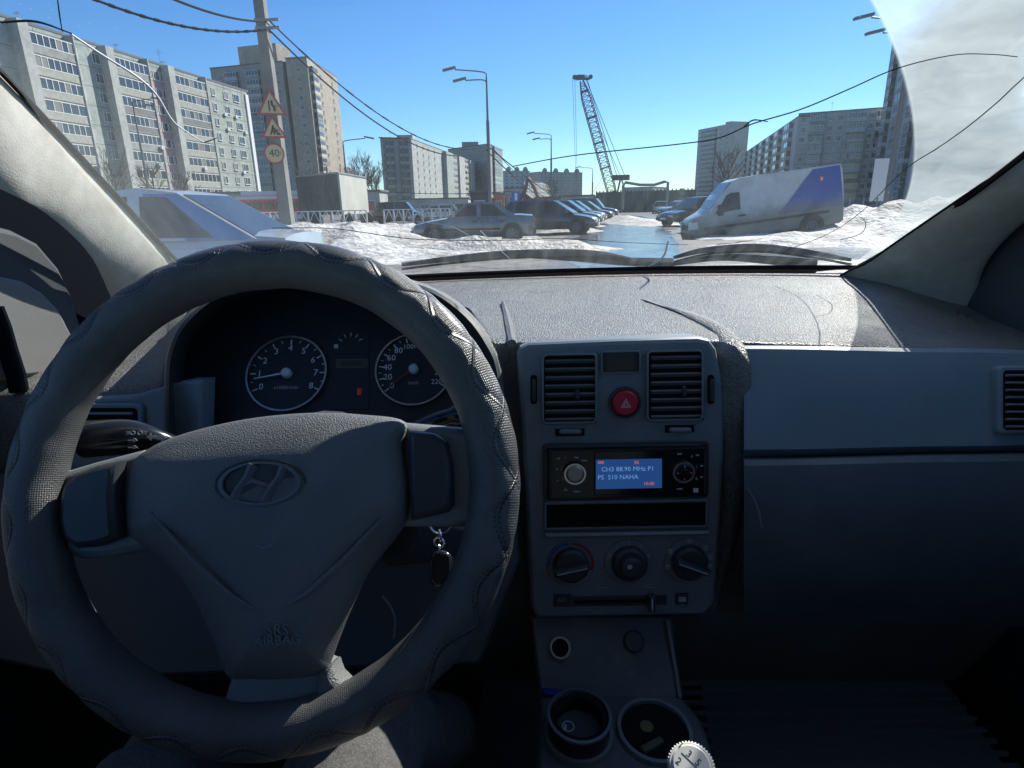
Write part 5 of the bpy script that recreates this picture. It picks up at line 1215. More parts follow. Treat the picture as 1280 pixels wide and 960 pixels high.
def cable(name, P0, P1, sag, r, lab, n=30, cat='cable', wob=0):
    pts = []
    for i in range(n + 1):
        t = i / n; p = P0.lerp(P1, t); p.z -= sag * 4 * t * (1 - t); pts.append(p)
    b = MB(); b.tube(pts, r, 5); 
    if wob:
        for i in range(2, n, 2): b.tube([pts[i], pts[i] + (pts[i + 1] - pts[i]) * .7], r * 1.35, 5)
    o = b.build(name, m_cable, None, label=lab, cat=cat, group='overhead cables'); return o
ka, kb = phit(334, 27), phit(336, 37); ka.x += .1
L1 = aty(205, -5, 16); L2 = aty(110, -6, 14)
lp1 = 46.0
lamp_top = aty(609, 182, lp1)
cable('overhead_cable', aty(332, 27, YP - .2), aty(205, -6, 17), .15, .035, 'thin overhead cable leaving the pole to the upper left, higher of two')
cable('overhead_cable', aty(332, 37, YP - .2), aty(100, -8, 17), .35, .036, 'twisted overhead cable leaving the pole to the upper left, lower of two', wob=1)
cable('overhead_cable', ka, lamp_top, 1.6, .028, 'black overhead cable sagging from the pole to the tall lamp, upper of two', wob=1)
cable('overhead_cable', kb, lamp_top + V((0, 0, -.3)), 1.8, .034, 'black overhead cable sagging from the pole to the tall lamp, lower of two')
cable('overhead_cable', lamp_top, aty(735, 262, 120), 1.0, .05, 'overhead cable running from the tall lamp down to the right')
cable('overhead_cable', lamp_top + V((0, 0, -.4)), aty(712, 262, 110), 1.0, .05, 'second overhead cable running from the tall lamp down to the right')
cable('overhead_cable', aty(430, 235, 80), aty(640, 239, 80), .5, .04, 'thin level cable crossing in front of the ribbed block')
cable('overhead_cable', aty(614, 183, lp1), aty(760, 205, 130), 6, .03, 'faint slack cable between the lamp and the crane')

# ---- street lamps -------------------------------------------------------------------------
def lamp(px, pyt, D, arms, lab, base_py=None, side=-1, thick=1):
    t = aty(px, pyt, D); bs = V((t.x, t.y, 0)); o = empty('street_lamp', bs, label=lab, cat='street lamp', group='street lamps')
    b = MB(); H_ = t.z; b.tube([bs, V((bs.x, bs.y, H_ * .72)), V((bs.x, bs.y, H_ * .721)), t], [.13 * thick, .12 * thick, .085 * thick, .06 * thick], 8); b.build('lamp_post', m_steel2, o)
    for k in range(arms):
        e = t + V((side * (2.2 - k * .7), 0, .55 - k * .7)); s_ = t + V((0, 0, -k * .5))
        b = MB(); b.tube(spl([s_, s_ + V((side * .2, 0, .35)), e], 9), .045 * thick, 6); b.build('lamp_arm', m_steel2, o)
        b = MB(); b.box(e + V((side * .4, 0, .05)), (.95, .3, .13), rot=Matrix.Rotation(side * R(12) * 1, 3, 'Y')); b.build('lamp_head', m_steel2, o)
m_steel2 = mat('lamp_steel', (.12, .13, .14), .6)
lamp(608, 97, lp1, 2, 'tall double armed street lamp right of the ribbed block')
lamp(689, 172, 80, 2, 'second street lamp with two arms, left of the crane')
lamp(741, 213, 110, 1, 'small distant street lamp beside the crane foot')
lamp(429, 181, 62, 1, 'street lamp standing before the brick tower', side=-1 * -1)
lamp(166, 131, 70, 2, 'slender street lamp in front of the long block', side=1)
lamp(1141, 36, 34, 2, 'street lamp whose head shows above the dark high-rise', side=-1)
lamp(408, 208, 60, 0, 'short dark post before the brick tower')

# ---- crane -----------------------------------------------------------------------------------
YC = 110.0
ct, cb_ = aty(727, 101, YC), aty(768, 252, YC)
crane = empty('lattice_crane', V((cb_.x, YC, 0)), label='lattice boom crawler crane leaning left above the parked cars', cat='crane')
m_crane = mat('crane_paint', (.09, .07, .065), .6); b = MB(); ax = (ct - cb_).normalized(); s1 = ax.cross(V((0, 1, 0))).normalized(); s2 = ax.cross(s1)
n = 24; cor = []
for i in range(n + 1):
    t = i / n; w = .75 * min(1, .35 + t * 6, .35 + (1 - t) * 5); p = cb_.lerp(ct, t); cor.append([p + s1 * w * a + s2 * w * c for a, c in ((1, 1), (-1, 1), (-1, -1), (1, -1))])
for k in range(4): b.tube([c[k] for c in cor], .075, 5)
for i in range(n):
    for k in range(4):
        b.tube([cor[i][k], cor[i + 1][(k + 1) % 4]], .055, 4); b.tube([cor[i][(k + 1) % 4], cor[i][k]], .05, 4)
        if i % 5 == 2: b.tube([cor[i][k], cor[i][(k + 1) % 4]], .16, 4)
b.build('boom', m_crane, crane)
b = MB(); b.box(ct + V((.2, 0, .3)), (2.4, 1.0, .25)); b.box(ct + V((-.2, 0, .65)), (1.3, .8, .45)); b.tube([ct + V((-1.1, 0, .8)), ct + V((1.2, 0, .7))], .07, 4); b.disc(Plane(ct + V((-1.3, -.8, .4)), (0, -1, 0)), ct + V((-1.3, -.8, .4)), .36, 0, .3, 0, 14); b.disc(Plane(ct + V((1.4, -.8, .4)), (0, -1, 0)), ct + V((1.4, -.8, .4)), .34, 0, .3, 0, 14); b.build('boom_head', m_crane, crane)
mast = aty(776, 222, YC); b = MB(); b.tube([cb_ + V((.3, .8, 0)), mast], .16, 5); b.tube([cb_ + V((3.0, .8, -.5)), mast], .12, 5); b.box(mast, (3.0, .8, .9)); b.build('mast', m_crane, crane)
b = MB()
for o_ in (-.7, .7): b.tube([mast + V((o_, 0, .3)), ct + V((.6, o_, .8))], .06, 4)
b.tube([cb_.lerp(ct, .55) + V((.8, 0, .8)), mast], .05, 4)
b.build('guy_rope', m_cable, crane)
for q in (-1.6, -1.2):
    b = MB(); b.tube([ct + V((q, -.5, .3)), aty(720 + (q + 1.6) * 4, 226, YC)], .035, 4); b.build('hoist_rope', m_cable, crane)
b = MB(); b.box(V((cb_.x + 1.5, YC + 1, 1.6)), (7, 3.2, 2.2)); b.box(V((cb_.x - 1.6, YC - .4, 1.9)), (1.6, 1.4, 2.2)); b.box(V((cb_.x + 1, YC, .45)), (6, 3.4, .9)); b.build('crane_body', m_crane, crane)
# excavator arm
YE = 90; ex = empty('excavator', P2(aty(660, 250, YE)), label='rusty excavator with its arm folded, between the lamps', cat='excavator'); m_ex = mat('excavator_rust', (.17, .10, .07), .7)
b = MB(); b.tube([aty(654, 247, YE), aty(660, 224, YE)], [.32, .22], 5); b.build('stick', m_ex, ex); b = MB(); b.tube([aty(660, 222, YE), aty(668, 234, YE), aty(674, 252, YE)], [.22, .34, .30], 5); b.build('boom', m_ex, ex)
p = aty(657, 249, YE); b = MB(); b.tube([p + V((-1.4, 0, -.6)), p + V((-.3, 0, .9)), p + V((1.2, 0, -.4))], [.5, .35, .5], 6); b.build('bucket', m_ex, ex)
b = MB(); q = aty(676, 256, YE); b.box(V((q.x + 1, YE, 1.6)), (3.6, 2.6, 1.6)); b.box(V((q.x + .4, YE, .4)), (4.2, 2.8, .8)); b.build('cab', m_ex, ex)
# gas pipe arch
YA = 75; m_pipe = mat('gas_pipe', (.22, .22, .20), .6); b = MB()
P = [aty(778, 262, YA), aty(779, 232, YA), aty(782, 228, YA), aty(800, 231, YA), aty(818, 231, YA), aty(831, 227, YA), aty(835, 228, YA), aty(833, 262, YA)]
b.tube(P, .17, 8); b.build('pipe_arch', m_pipe, None, label='grey overhead gas pipe arch at the end of the road', cat='pipe arch')

# ---- fences, walls, signs, kiosks -------------------------------------------------------------
m_fw = mat('fence_pale', (.50, .52, .52), .6); m_dk = mat('dark_hoarding', (.035, .045, .06), .8, col2=(.07, .08, .09), var=(.8, .3))
def xfence(pa, pb_, n, lab, h=1.15):
    o = empty('railing', pa, label=lab, cat='railing'); d = (pb_ - pa) / n
    for k in range(n + 1):
        p = pa + d * k; b = MB(); b.box(p + V((0, 0, h / 2)), (.1, .1, h)); b.build('post', m_fw, o)
    for k in range(n):
        p = pa + d * k; b = MB(); b.tube([p + V((0, 0, h)), p + d + V((0, 0, h))], .035, 5); b.tube([p + V((0, 0, h * .25)), p + d + V((0, 0, h * .25))], .03, 5)
        m_ = p + d * .5; b.tube([p + V((0, 0, h * .25)), m_ + V((0, 0, h))], .025, 4); b.tube([p + d + V((0, 0, h * .25)), m_ + V((0, 0, h))], .025, 4); b.build('rail_panel', m_fw, o)
xfence(P2(aty(370, 270, 40)), P2(aty(458, 268, 42)), 6, 'pale pedestrian railing below the box truck'); xfence(P2(aty(480, 268, 42)), P2(aty(562, 266, 44)), 7, 'pale pedestrian railing in front of the parked estate car'); xfence(P2(aty(308, 270, 38)), P2(aty(352, 270, 39)), 3, 'pale pedestrian railing in front of the red tram')
b = MB(); fa, fb = P2(aty(745, 262, 95)), P2(aty(868, 262, 88)); dd = fb - fa; nn = V((-dd.y, dd.x, 0)).normalized()
b.loft([[p + V((0, 0, z)) for p in (fa, fb, fb + nn * .15, fa + nn * .15)] for z in (0, 3.0)], 0, True, True)
for k in range(28): p = fa + dd * k / 27; b.box(p + V((0, -.06, 1.6)), (.16, .1, 3.2), 0)
b.build('hoarding', m_dk, None, label='dark site hoarding closing off the end of the road', cat='hoarding')
b = MB(); fa, fb = P2(aty(608, 262, 100)), P2(aty(752, 262, 100)); dd = fb - fa; nn = V((0, 1, 0))
b.loft([[p + V((0, 0, z)) for p in (fa, fb, fb + nn * .3, fa + nn * .3)] for z in (0, 2.6)], 0, True, True); b.build('site_wall', mat('brown_wall', (.13, .115, .10), .9, col2=(.2, .19, .18), var=(.6, .3)), None, label='low brown wall behind the row of parked cars', cat='wall')
def kiosk(xa, xb, ytop, D, m_, lab, roofm=None, name='kiosk', depth=5):
    a, b_ = aty(xa, ytop, D), aty(xb, ytop, D); o = empty(name, P2(a.lerp(b_, .5)), label=lab, cat=name.replace('_', ' ')); H_ = a.z
    b = MB(); b.box(V(((a.x + b_.x) / 2, D + depth / 2, H_ / 2)), (b_.x - a.x, depth, H_)); b.build('wall', m_, o)
    b = MB(); b.box(V(((a.x + b_.x) / 2, D + depth / 2, H_ + .12)), (b_.x - a.x + .4, depth + .4, .2)); b.build('roof', roofm or m_roofd, o)
    nw = max(1, int((b_.x - a.x) / 3))
    for k in range(nw):
        wm = win_mesh((b_.x - a.x) / nw * .6, H_ * .4); p = V((a.x + (b_.x - a.x) * (k + .5) / nw, D - .003, H_ * .5)); link('window', wm.mesh('window', [m_winf, m_glassd, m_pale, m_conc, m_curt]), o, mw=_mk(V((0, -1, 0)).cross(V((0, 0, 1))), V((0, -1, 0)), p))
m_or = mat('orange_kiosk', (.5, .16, .06), .7)
kiosk(617, 630, 243, 85, m_or, 'small orange kiosk beside the tall lamp')
kiosk(588, 610, 241, 70, m_dk, 'dark shed left of the orange kiosk', name='shed')
kiosk(632, 654, 236, 95, m_pale, 'pale low shed left of the excavator', name='shed')
kiosk(500, 585, 250, 110, m_pale, 'long low pale shop row below the ribbed block', name='shop', depth=10)
kiosk(444, 474, 240, 75, m_pale, 'low pale shed right of the box truck', name='shed')
kiosk(700, 742, 246, 92, m_greyb, 'grey site cabin behind the parked cars', name='shed')
kiosk(230, 318, 243, 82, m_pale, 'low white pavilion at the foot of the long block', name='shop', depth=8)
# blue sign, round signs, white plate
p = aty(645, 246, 70); o = empty('road_sign', P2(p), label='square blue road sign near the excavator', cat='road sign'); b = MB(); b.tube([P2(p), p], .05, 6); b.build('sign_post', m_steel2, o)
b = MB(); b.box(p + V((0, -.06, 0)), (1.0, .05, 1.2)); b.box(p + V((0, -.09, .0)), (.3, .02, .8), 1); b.build('sign_plate', [mat('sign_blue', (.02, .12, .45), .5), m_white], o)
p = aty(852, 241, 70); o = empty('road_sign', P2(p), label='pair of round road signs on one post beyond the van nose', cat='road sign'); b = MB(); b.tube([P2(p), p + V((0, 0, .5))], .05, 6); b.build('sign_post', m_steel2, o)
for dz in (.1, -.72): c = p + V((0, -.08, dz)); b = MB(); b.disc(Plane(c, (0, -1, 0)), c, .36, 0, .03, 0, 24); b.build('sign_plate', m_steel2, o)
p = aty(1099, 225, 40); o = empty('banner', P2(p), label='white vertical banner on a post before the dark high-rise', cat='banner'); b = MB(); b.tube([P2(p) + V((.4, .1, 0)), p + V((.4, .1, 1.5))], .07, 6); b.build('banner_post', m_steel2, o)
b = MB(); b.box(p, (.9, .06, 2.6)); b.build('banner_sheet', mat('banner_white', (.55, .56, .56), .7), o)
# chain fence posts on right snow
for k in range(7):
    p = aty(1060 + k * 17, 268 - k * .6, 28); 
    b = MB(); b.tube([V((p.x, p.y, .5)), V((p.x, p.y, 1.25))], .035, 6); b.disc(Plane(V((p.x, p.y, 1.27)), (0, 0, 1)), V((p.x, p.y, 1.25)), .05, 0, .03, 0, 8)
    b.build('fence_post', m_steel2, None, label='short steel post poking out of the snow right of the van', cat='post', group='low posts in the snow')

# ---- trees ---------------------------------------------------------------------------------------
m_bark = mat('bark', (.09, .075, .065), .9)
def tree(x, y, H_, seed, lab, grp='bare trees'):
    rnd = random.Random(seed); o = empty('bare_tree', (x, y, 0), label=lab, cat='tree', group=grp)
    tb = MB(); tb.tube([V((x, y, -.2)), V((x + rnd.uniform(-.1, .1), y, H_ * .3)), V((x + rnd.uniform(-.3, .3), y, H_ * .6))], [H_ * .018, H_ * .014, H_ * .009], 6); tb.build('trunk', m_bark, o)
    cb2 = MB()
    def br(p, d, L_, r, k):
        q = p + d * L_; mid = p.lerp(q, .5) + V((rnd.uniform(-1, 1), rnd.uniform(-1, 1), 0)) * L_ * .06
        cb2.tube([p, mid, q], [r, r * .8, r * .5], 4, caps=False)
        if k:
            for _ in range(rnd.choice((3, 4))):
                nd = (d + V((rnd.uniform(-.8, .8), rnd.uniform(-.8, .8), rnd.uniform(-.1, .6)))).normalized(); br(p.lerp(q, rnd.uniform(.45, 1)), nd, L_ * rnd.uniform(.55, .75), r * .6, k - 1)
    for i in range(9):
        a = rnd.uniform(0, 6.28); br(V((x, y, H_ * rnd.uniform(.25, .6))), V((math.cos(a) * .6, math.sin(a) * .6, 1)).normalized(), H_ * .2, H_ * .006 + .01, 3)
    cb2.build('crown', m_bark, o)
for i, (px, D, H_) in enumerate(((450, 140, 13), (458, 145, 15), (466, 150, 14), (473, 138, 12), (441, 150, 12))):
    p = aty(px, 260, D); tree(p.x, p.y, H_, i, 'bare tree in the distant clump between the truck and the ribbed block')
for i, (px, D, H_, l_) in enumerate(((150, 78, 10, 'bare tree before the long block, nearest the windscreen pillar'), (196, 84, 9, 'bare tree before the middle of the long block'), (236, 88, 8, 'bare tree before the far end of the long block'), (388, 90, 8, 'bare tree at the foot of the brick tower'), (690, 100, 6, 'small bare tree behind the parked cars'), (905, 60, 7, 'bare tree behind the van windscreen'))):
    p = aty(px, 260, D); tree(p.x, p.y, H_, 20 + i, l_)
# ================================================================== VEHICLES
m_tyre = mat('tyre', (.02, .02, .021), .85); m_rim = mat('wheel_rim', (.13, .13, .13), .5, metal=.4)
m_cg = mat('car_glass', (.014, .018, .02), .06, spec=.5); m_lamp = mat('headlight', (.6, .62, .62), .12, spec=.9); m_tail = mat('tail_light', (.35, .02, .02), .25)
m_blk = mat('car_trim_black', (.02, .02, .022), .6)
def wheel(o, x, y, r, w, side):
    b = MB(); pl = Plane(V((x, y, r)), (0, 1, 0)); pl.n = V((0, side, 0)); pl.e1 = V((1, 0, 0)); pl.e2 = V((0, 0, 1))
    c = V((x, y, r)); b.ring(pl, c, r * .62, r, -w, 0, 0, 24); b.disc(pl, c, r * .62, -w * .9, -w * .5, 0, 20)
    t = b.build('wheel', [m_tyre], o, keep=False)
    b = MB(); b.disc(pl, c, r * .2, -.05, -.01, 0, 12); b.ring(pl, c, r * .54, r * .64, -.06, .004, 0, 24)
    for k in range(7):
        a = 2 * PI * k / 7; d = V((math.cos(a), 0, math.sin(a))); q = V((-math.sin(a), 0, math.cos(a)))
        b.solid(pl, [c + d * r * .15 + q * .03, c + d * r * .58 + q * .025, c + d * r * .58 - q * .025, c + d * r * .15 - q * .03], -.05, -.012, 0)
    b.build('rim', m_rim, t, keep=False)
def make_car(label, loc, rz, L_=4.3, Wd=1.68, H_=1.42, style='sedan', paint=(.05, .055, .06), rot=None, dirt=.3, name='parked_car', cat='car', group='cars parked along the road', q=None, qw=.32):
    o = empty(name, loc, rz, label, cat, group, rot=rot)
    pm = mat('paint', paint, .28, metal=.3, coat=.7, col2=tuple(min(.5, c * .6 + .10 * dirt + .02) for c in paint), var=(1.2, .3), grime=(.25, .75, (.13, .12, .105)))
    hw = Wd / 2; xf, xr = L_ / 2, -L_ / 2; zb = .22; belt = .90 if style != 'suv' else 1.0
    hood = belt - .08; deck = belt + (.04 if style == 'sedan' else .05)
    # stations along x: (x, top z, half width, bottom z)
    st = [(xr, deck - .28, hw * .86, .38), (xr + .06, deck - .04, hw * .93, .30), (xr + .5, deck, hw * .97, zb), (-.6, belt, hw, zb), (.6, belt, hw, zb), (xf - 1.15, hood + .02, hw * .99, zb), (xf - .5, hood - .08, hw * .95, zb), (xf - .12, hood - .17, hw * .88, .28), (xf, hood - .32, hw * .80, .36)]
    b = MB(); rows = []
    for x, zt, w, z0 in st:
        mid = z0 + (zt - z0) * .55
        half = [(w * .90, z0), (w * .985, z0 + .12), (w * 1.0, mid), (w * .965, zt - .06), (w * .90, zt), (w * .5, zt + .035), (0, zt + .045)]
        rows.append([V((x, y, z)) for y, z in half] + [V((x, -y, z)) for y, z in half[-2::-1]])
    fine = []
    for i in range(len(rows) - 1):
        for t in (0, .5): fine.append([rows[i][k].lerp(rows[i + 1][k], t) for k in range(len(rows[0]))])
    fine.append(rows[-1]); b.loft(fine, 0, False); b.add(fine[0], [tuple(range(len(fine[0])))], 0); b.add(fine[-1], [tuple(range(len(fine[0]) - 1, -1, -1))], 0)
    b.add([fine[0][0], fine[0][-1], fine[-1][-1], fine[-1][0]], [(0, 1, 2, 3)], 1)
    body = b.build('body', [pm, m_blk], o, sharp=40, keep=False)
    # greenhouse
    if style == 'sedan': xa, xb, xc, xd = xf - 1.25, xf - 1.95, xr + 1.25, xr + .62
    elif style == 'hatch': xa, xb, xc, xd = xf - 1.0, xf - 1.85, xr + .75, xr + .12
    else: xa, xb, xc, xd = xf - 1.2, xf - 1.8, xr + .45, xr + .08
    if q: xa, xb, xc, xd = q
    zt = H_; wb, wt = hw * .93, hw * .76; zB = belt - .02
    def gh(x, z, wv): return [V((x, wv, z)), V((x, -wv, z))]
    b = MB(); A_, B_, C_, D_ = gh(xa, zB, wb), gh(xb, zt - .03, wt), gh(xc, zt - .04, wt), gh(xd, zB + .02, wb)
    b.loft([[A_[0], A_[1]], [B_[0], B_[1]], [V(((xb + xc) / 2, wt * .98, zt + .02)), V(((xb + xc) / 2, -wt * .98, zt + .02))], [C_[0], C_[1]], [D_[0], D_[1]]])
    for s_ in (0, 1): b.add([A_[s_], B_[s_], V(((xb + xc) / 2, (wt * .98) * (1 - 2 * s_), zt + .02)), C_[s_], D_[s_]], [(0, 1, 2, 3, 4)])
    md = b.build('roof', [pm], o, sharp=50, keep=False)
    def quad(P, ins, off, name_='window', m_=m_cg):
        P = [V(p) for p in P]; c = sum(P, V((0, 0, 0))) / len(P); n_ = (P[1] - P[0]).cross(P[2] - P[0]).normalized()
        if n_.dot(c - V((0, 0, .8))) < 0: n_ = -n_
        b = MB(); Pi = [p + (c - p).normalized() * ins for p in P]; pl = Plane(c, n_); pl.n = n_; b.solid(pl, Pi, -.002, off, 0, .004); b.build(name_, m_, o, keep=False)
    quad([A_[0], A_[1], B_[1], B_[0]], .07, .012, 'windscreen'); quad([C_[0], C_[1], D_[1], D_[0]], .08, .012, 'rear_window')
    for s_ in (0, 1):
        def S(x, t):  # point on side at x, t=0 belt 1 roof
            lo = V((x, A_[s_].y, zB)); z = zB + .03 + (zt - .09 - zB) * t; y = A_[s_].y + (B_[s_].y - A_[s_].y) * ((z - zB) / (zt - .03 - zB)); return V((x, y, z))
        xm = (xa + xd) / 2 + .1
        fr_ = lambda x_, t_: x_
        quad([S(xa - .18, 0), S(xm + .05, 0), S(xm + .05, 1), S(xb - .02, 1)], .03, .012)
        if style == 'sedan': quad([S(xm - .05, 0), S(xd + qw, 0), S(xc + .12, 1), S(xm - .05, 1)], .03, .012)
        else:
            xq = xm - .95; quad([S(xm - .05, 0), S(xq, 0), S(xq, 1), S(xm - .05, 1)], .03, .012)
            if xq - .1 - (xd + .25) > .15: quad([S(xq - .08, 0), S(xd + .28, 0), S(xc + .1, 1), S(xq - .08, 1)], .03, .012)
        sy = 1 - 2 * s_
        b = MB()
        b.box((0.1, sy * (hw + .002), .50), (L_ * .5, .02, .06)); b.build('side_moulding', m_blk, o, keep=False)
        b = MB(); b.box((xa - .25, sy * (hw + .07), belt + .07), (.1, .2, .14)); b.build('mirror', [pm], o, keep=False)
        for xh in (xm + .15, xm - .8): b = MB(); b.box((xh, sy * (hw * .985 + .012), belt - .14), (.16, .03, .035)); b.build('door_handle', m_blk, o, keep=False)
        b = MB(); b.box((xf - .09, sy * hw * .60, hood - .30), (.18, hw * .42, .15)); b.build('headlight', m_lamp, o, keep=False)
        b = MB(); b.box((xr + .05, sy * hw * .68, deck - (.34 if name == 'patrol_car' else .20)), (.14, hw * .38, .18)); b.build('tail_light', m_tail, o, keep=False)
        for xw in (xf - .80, xr + .78):
            pl = Plane(V((xw, sy * hw, .32)), (0, 1, 0)); pl.n = V((0, sy, 0)); pl.e1 = V((1, 0, 0)); pl.e2 = V((0, 0, 1)); b = MB(); b.disc(pl, V((xw, sy * hw * .99, .33)), .375, -.02, .008, 0, 24); b.build('wheel_arch', m_blk, o, keep=False)
            wheel(o, xw, sy * (hw + .012), .31, .18, sy)
    b = MB(); b.box((xf - .06, 0, .40), (.16, Wd * .82, .16)); b.box((xf - .02, 0, hood - .31), (.06, hw * .7, .10)); b.build('front_bumper', m_blk, o, keep=False)
    b = MB(); b.box((xr + .03, 0, .44), (.16, Wd * .86, .20)); b.build('rear_bumper', m_blk, o, keep=False)
    b = MB(); b.box((xf + .03, 0, .42), (.02, .5, .11)); b.build('number_plate', m_winf, o, keep=False)
    return o, body
def at(px, Y, z=0): p = aty(px, 270, Y); return V((p.x, p.y, z))
# heading: car nose is local +x
make_car('dark blue notchback sedan parked side-on behind the slush ridge', at(592, 21.6, -.02), PI, 4.25, 1.65, 1.38, 'sedan', (.12, .14, .155), dirt=.9)
make_car('dark hatchback right behind the sedan, nose to the road', at(684, 27, 0), R(-14), 4.5, 1.75, 1.43, 'hatch', (.03, .035, .042))
make_car('grey hatchback third in the parked row', at(705, 34, 0), R(-16), 4.3, 1.72, 1.48, 'hatch', (.10, .11, .12))
make_car('silver hatchback fourth in the parked row', at(716, 40, 0), R(-16), 4.3, 1.72, 1.50, 'hatch', (.22, .23, .24))
make_car('dark estate car fifth in the parked row', at(728, 46, 0), R(-16), 4.6, 1.75, 1.50, 'hatch', (.05, .06, .07))
make_car('dark green off-roader at the end of the parked row', at(740, 52, 0), R(-16), 4.4, 1.80, 1.72, 'suv', (.05, .065, .06))
make_car('dark off-roader farthest in the parked row', at(732, 60, 0), R(-16), 4.5, 1.80, 1.75, 'suv', (.03, .04, .045))
make_car('black off-road estate beyond the pale railing', at(503, 50, 0), R(0), 4.5, 1.8, 1.75, 'suv', (.02, .022, .025), group='cars beyond the railing')
make_car('white hatchback beyond the railing, right of the black one', at(545, 48, 0), R(180), 4.2, 1.7, 1.45, 'hatch', (.5, .51, .5), group='cars beyond the railing')
make_car('white estate half hidden behind the tall lamp', at(575, 56, 0), R(180), 4.2, 1.7, 1.6, 'suv', (.45, .46, .46), group='cars beyond the railing')
make_car('dark car nose peeping out beyond the van', at(872, 33, 0), R(200), 4.3, 1.7, 1.5, 'hatch', (.04, .045, .05), group='cars on the far road')
make_car('small white car far down the road', at(845, 62, 0), R(205), 4.2, 1.7, 1.4, 'sedan', (.55, .56, .56), group='cars on the far road')
make_car('grey car waiting by the dark hoarding', at(826, 74, 0), R(250), 4.2, 1.7, 1.45, 'hatch', (.3, .31, .32), group='cars on the far road')

# ---- patrol car close on the left --------------------------------------------------
zc = 0
pc, pbody = make_car('white and blue patrol sedan parked close on the left, seen past the pillar', V((-4.53, 7.80, 0)), PI, 3.95, 1.68, 1.47, 'sedan', (.62, .63, .62), name='patrol_car', dirt=0, group=None, q=(1.0, .22, -.70, -1.60), qw=.46)
m_liv = mat('livery_blue', (.02, .16, .40), .35, coat=.5); m_livl = mat('livery_light_blue', (.16, .34, .55), .35, coat=.5)
sy = 1   # side facing the camera: car is turned by 180 deg so local +y faces -Y
hw = .84; wb, wt = hw * .93, hw * .76
def side(x, z, off=.006):
    z0_, z1_ = .88, 1.43; t = (z - z0_) / (z1_ - z0_); y = wb + (wt - wb) * max(0, t) if z > .88 else .84 * (.905 + .06 * min(1, (.94 - z) / .06)) ; return V((x, y + off, z))
b = MB()
pil = [(-.30, 1.425), (-.70, 1.415), (-1.57, .905), (-1.4, .895), (-1.0, .895), (-.8, .895), (-.5, 1.2)]
P_ = [side(x, z) for x, z in pil]; b.add(P_, [(0, 1, 2, 3, 4, 5, 6)]); b.add([p + V((0, -.004, 0)) for p in P_], [(6, 5, 4, 3, 2, 1, 0)]); b.build('livery_panel', m_liv, pc, keep=False)
b = MB(); c_ = [V((-2.0, .84 * .99 + .004, .80)), V((-2.0, .835, .50)), V((1.6, .852, .50)), V((1.6, .852, .80))]; b.add(c_, [(0, 1, 2, 3)]); b.build('livery_stripe', m_livl, pc, keep=False)

# ---- white van --------------------------------------------------------------------------
vl = V((0, 0, 0))
vpos = at(951, 24.5, 0); vpos.z = -.33
rotv = Matrix.Rotation(R(176), 4, 'Z') @ Matrix.Rotation(R(7.2), 4, 'Y') @ Matrix.Scale(.97, 4)
van = empty('delivery_van', vpos, label='white panel van with a blue rear panel, standing in the snow on the right', cat='van', rot=rotv)
m_vw = mat('van_white', (.56, .57, .58), .4, coat=.3, col2=(.42, .41, .39), var=(.8, .3), var2=(3, .1), grime=(.95, 1.55, (.15, .137, .118))); m_vb = mat('van_blue', (.015, .065, .34), .4, coat=.3, var=(1.5, .2), grime=(.95, 1.55, (.15, .137, .118))); m_dirt = mat('road_dirt', (.15, .135, .115), .9, col2=(.24, .22, .2), var=(2.5, .3))
Lv, Wv, Hv = 5.95, 2.0, 2.62
prof = [(-2.95, .45), (-2.97, 1.2), (-2.95, 2.35), (-2.88, 2.58), (0, 2.62), (.95, 2.60), (1.25, 2.50), (1.75, 2.02), (2.12, 1.58), (2.3, 1.46), (2.75, 1.28), (2.93, 1.12), (2.98, .8), (2.98, .45), (2.9, .30), (-2.8, .34)]
def vy(z): return 1.0 if z < 1.2 else 1.0 - .16 * ((z - 1.2) / 1.42) ** 1.6
def vnose(x): return 1 if x < 2.0 else 1 - .14 * ((x - 2.0) / .98) ** 2
b = MB(); rws = []
for t, ins in ((1.0, .10), (1.0, .03), (.985, 0), (-.985, 0), (-1, .03), (-1, .10)):
    rws.append([V((x * (1 - ins * .35 / 3), vy(z) * vnose(x) * (t if abs(t) < 1 else (1 if t > 0 else -1)) , z - (ins * .5 if z > 2.4 else 0) + (ins * .3 if z < .5 else 0))) for x, z in prof])
rws[0] = [V((p.x * .97, p.y * 1.0, .1 + (p.z) * .955)) for p in rws[0]]; rws[-1] = [V((p.x * .97, p.y, .1 + p.z * .955)) for p in rws[-1]]
b.loft(rws, 0, True); n = len(prof); b.add(rws[0], [tuple(range(n))]); b.add(rws[-1], [tuple(range(n - 1, -1, -1))])
vbod = b.build('body', [m_vw], van, sharp=40, keep=False)
def vs(x, z, s_, off=.006): return V((x, s_ * (vy(z) * vnose(x) + off), z))
def vpatch(name, pts, m_, par=van, off=.006, s_=1, dens=10):
    """curved panel that follows the van's flank; pts = lower and upper edges"""
    lo, hi = pts; b = MB(); rows = []
    for j in range(dens + 1):
        t = j / dens; rows.append([vs(a[0] + (c[0] - a[0]) * t, a[1] + (c[1] - a[1]) * t, s_, off) for a, c in zip(lo, hi)])
    b.loft(rows); o_ = b.build(name, m_, par, keep=False); return o_
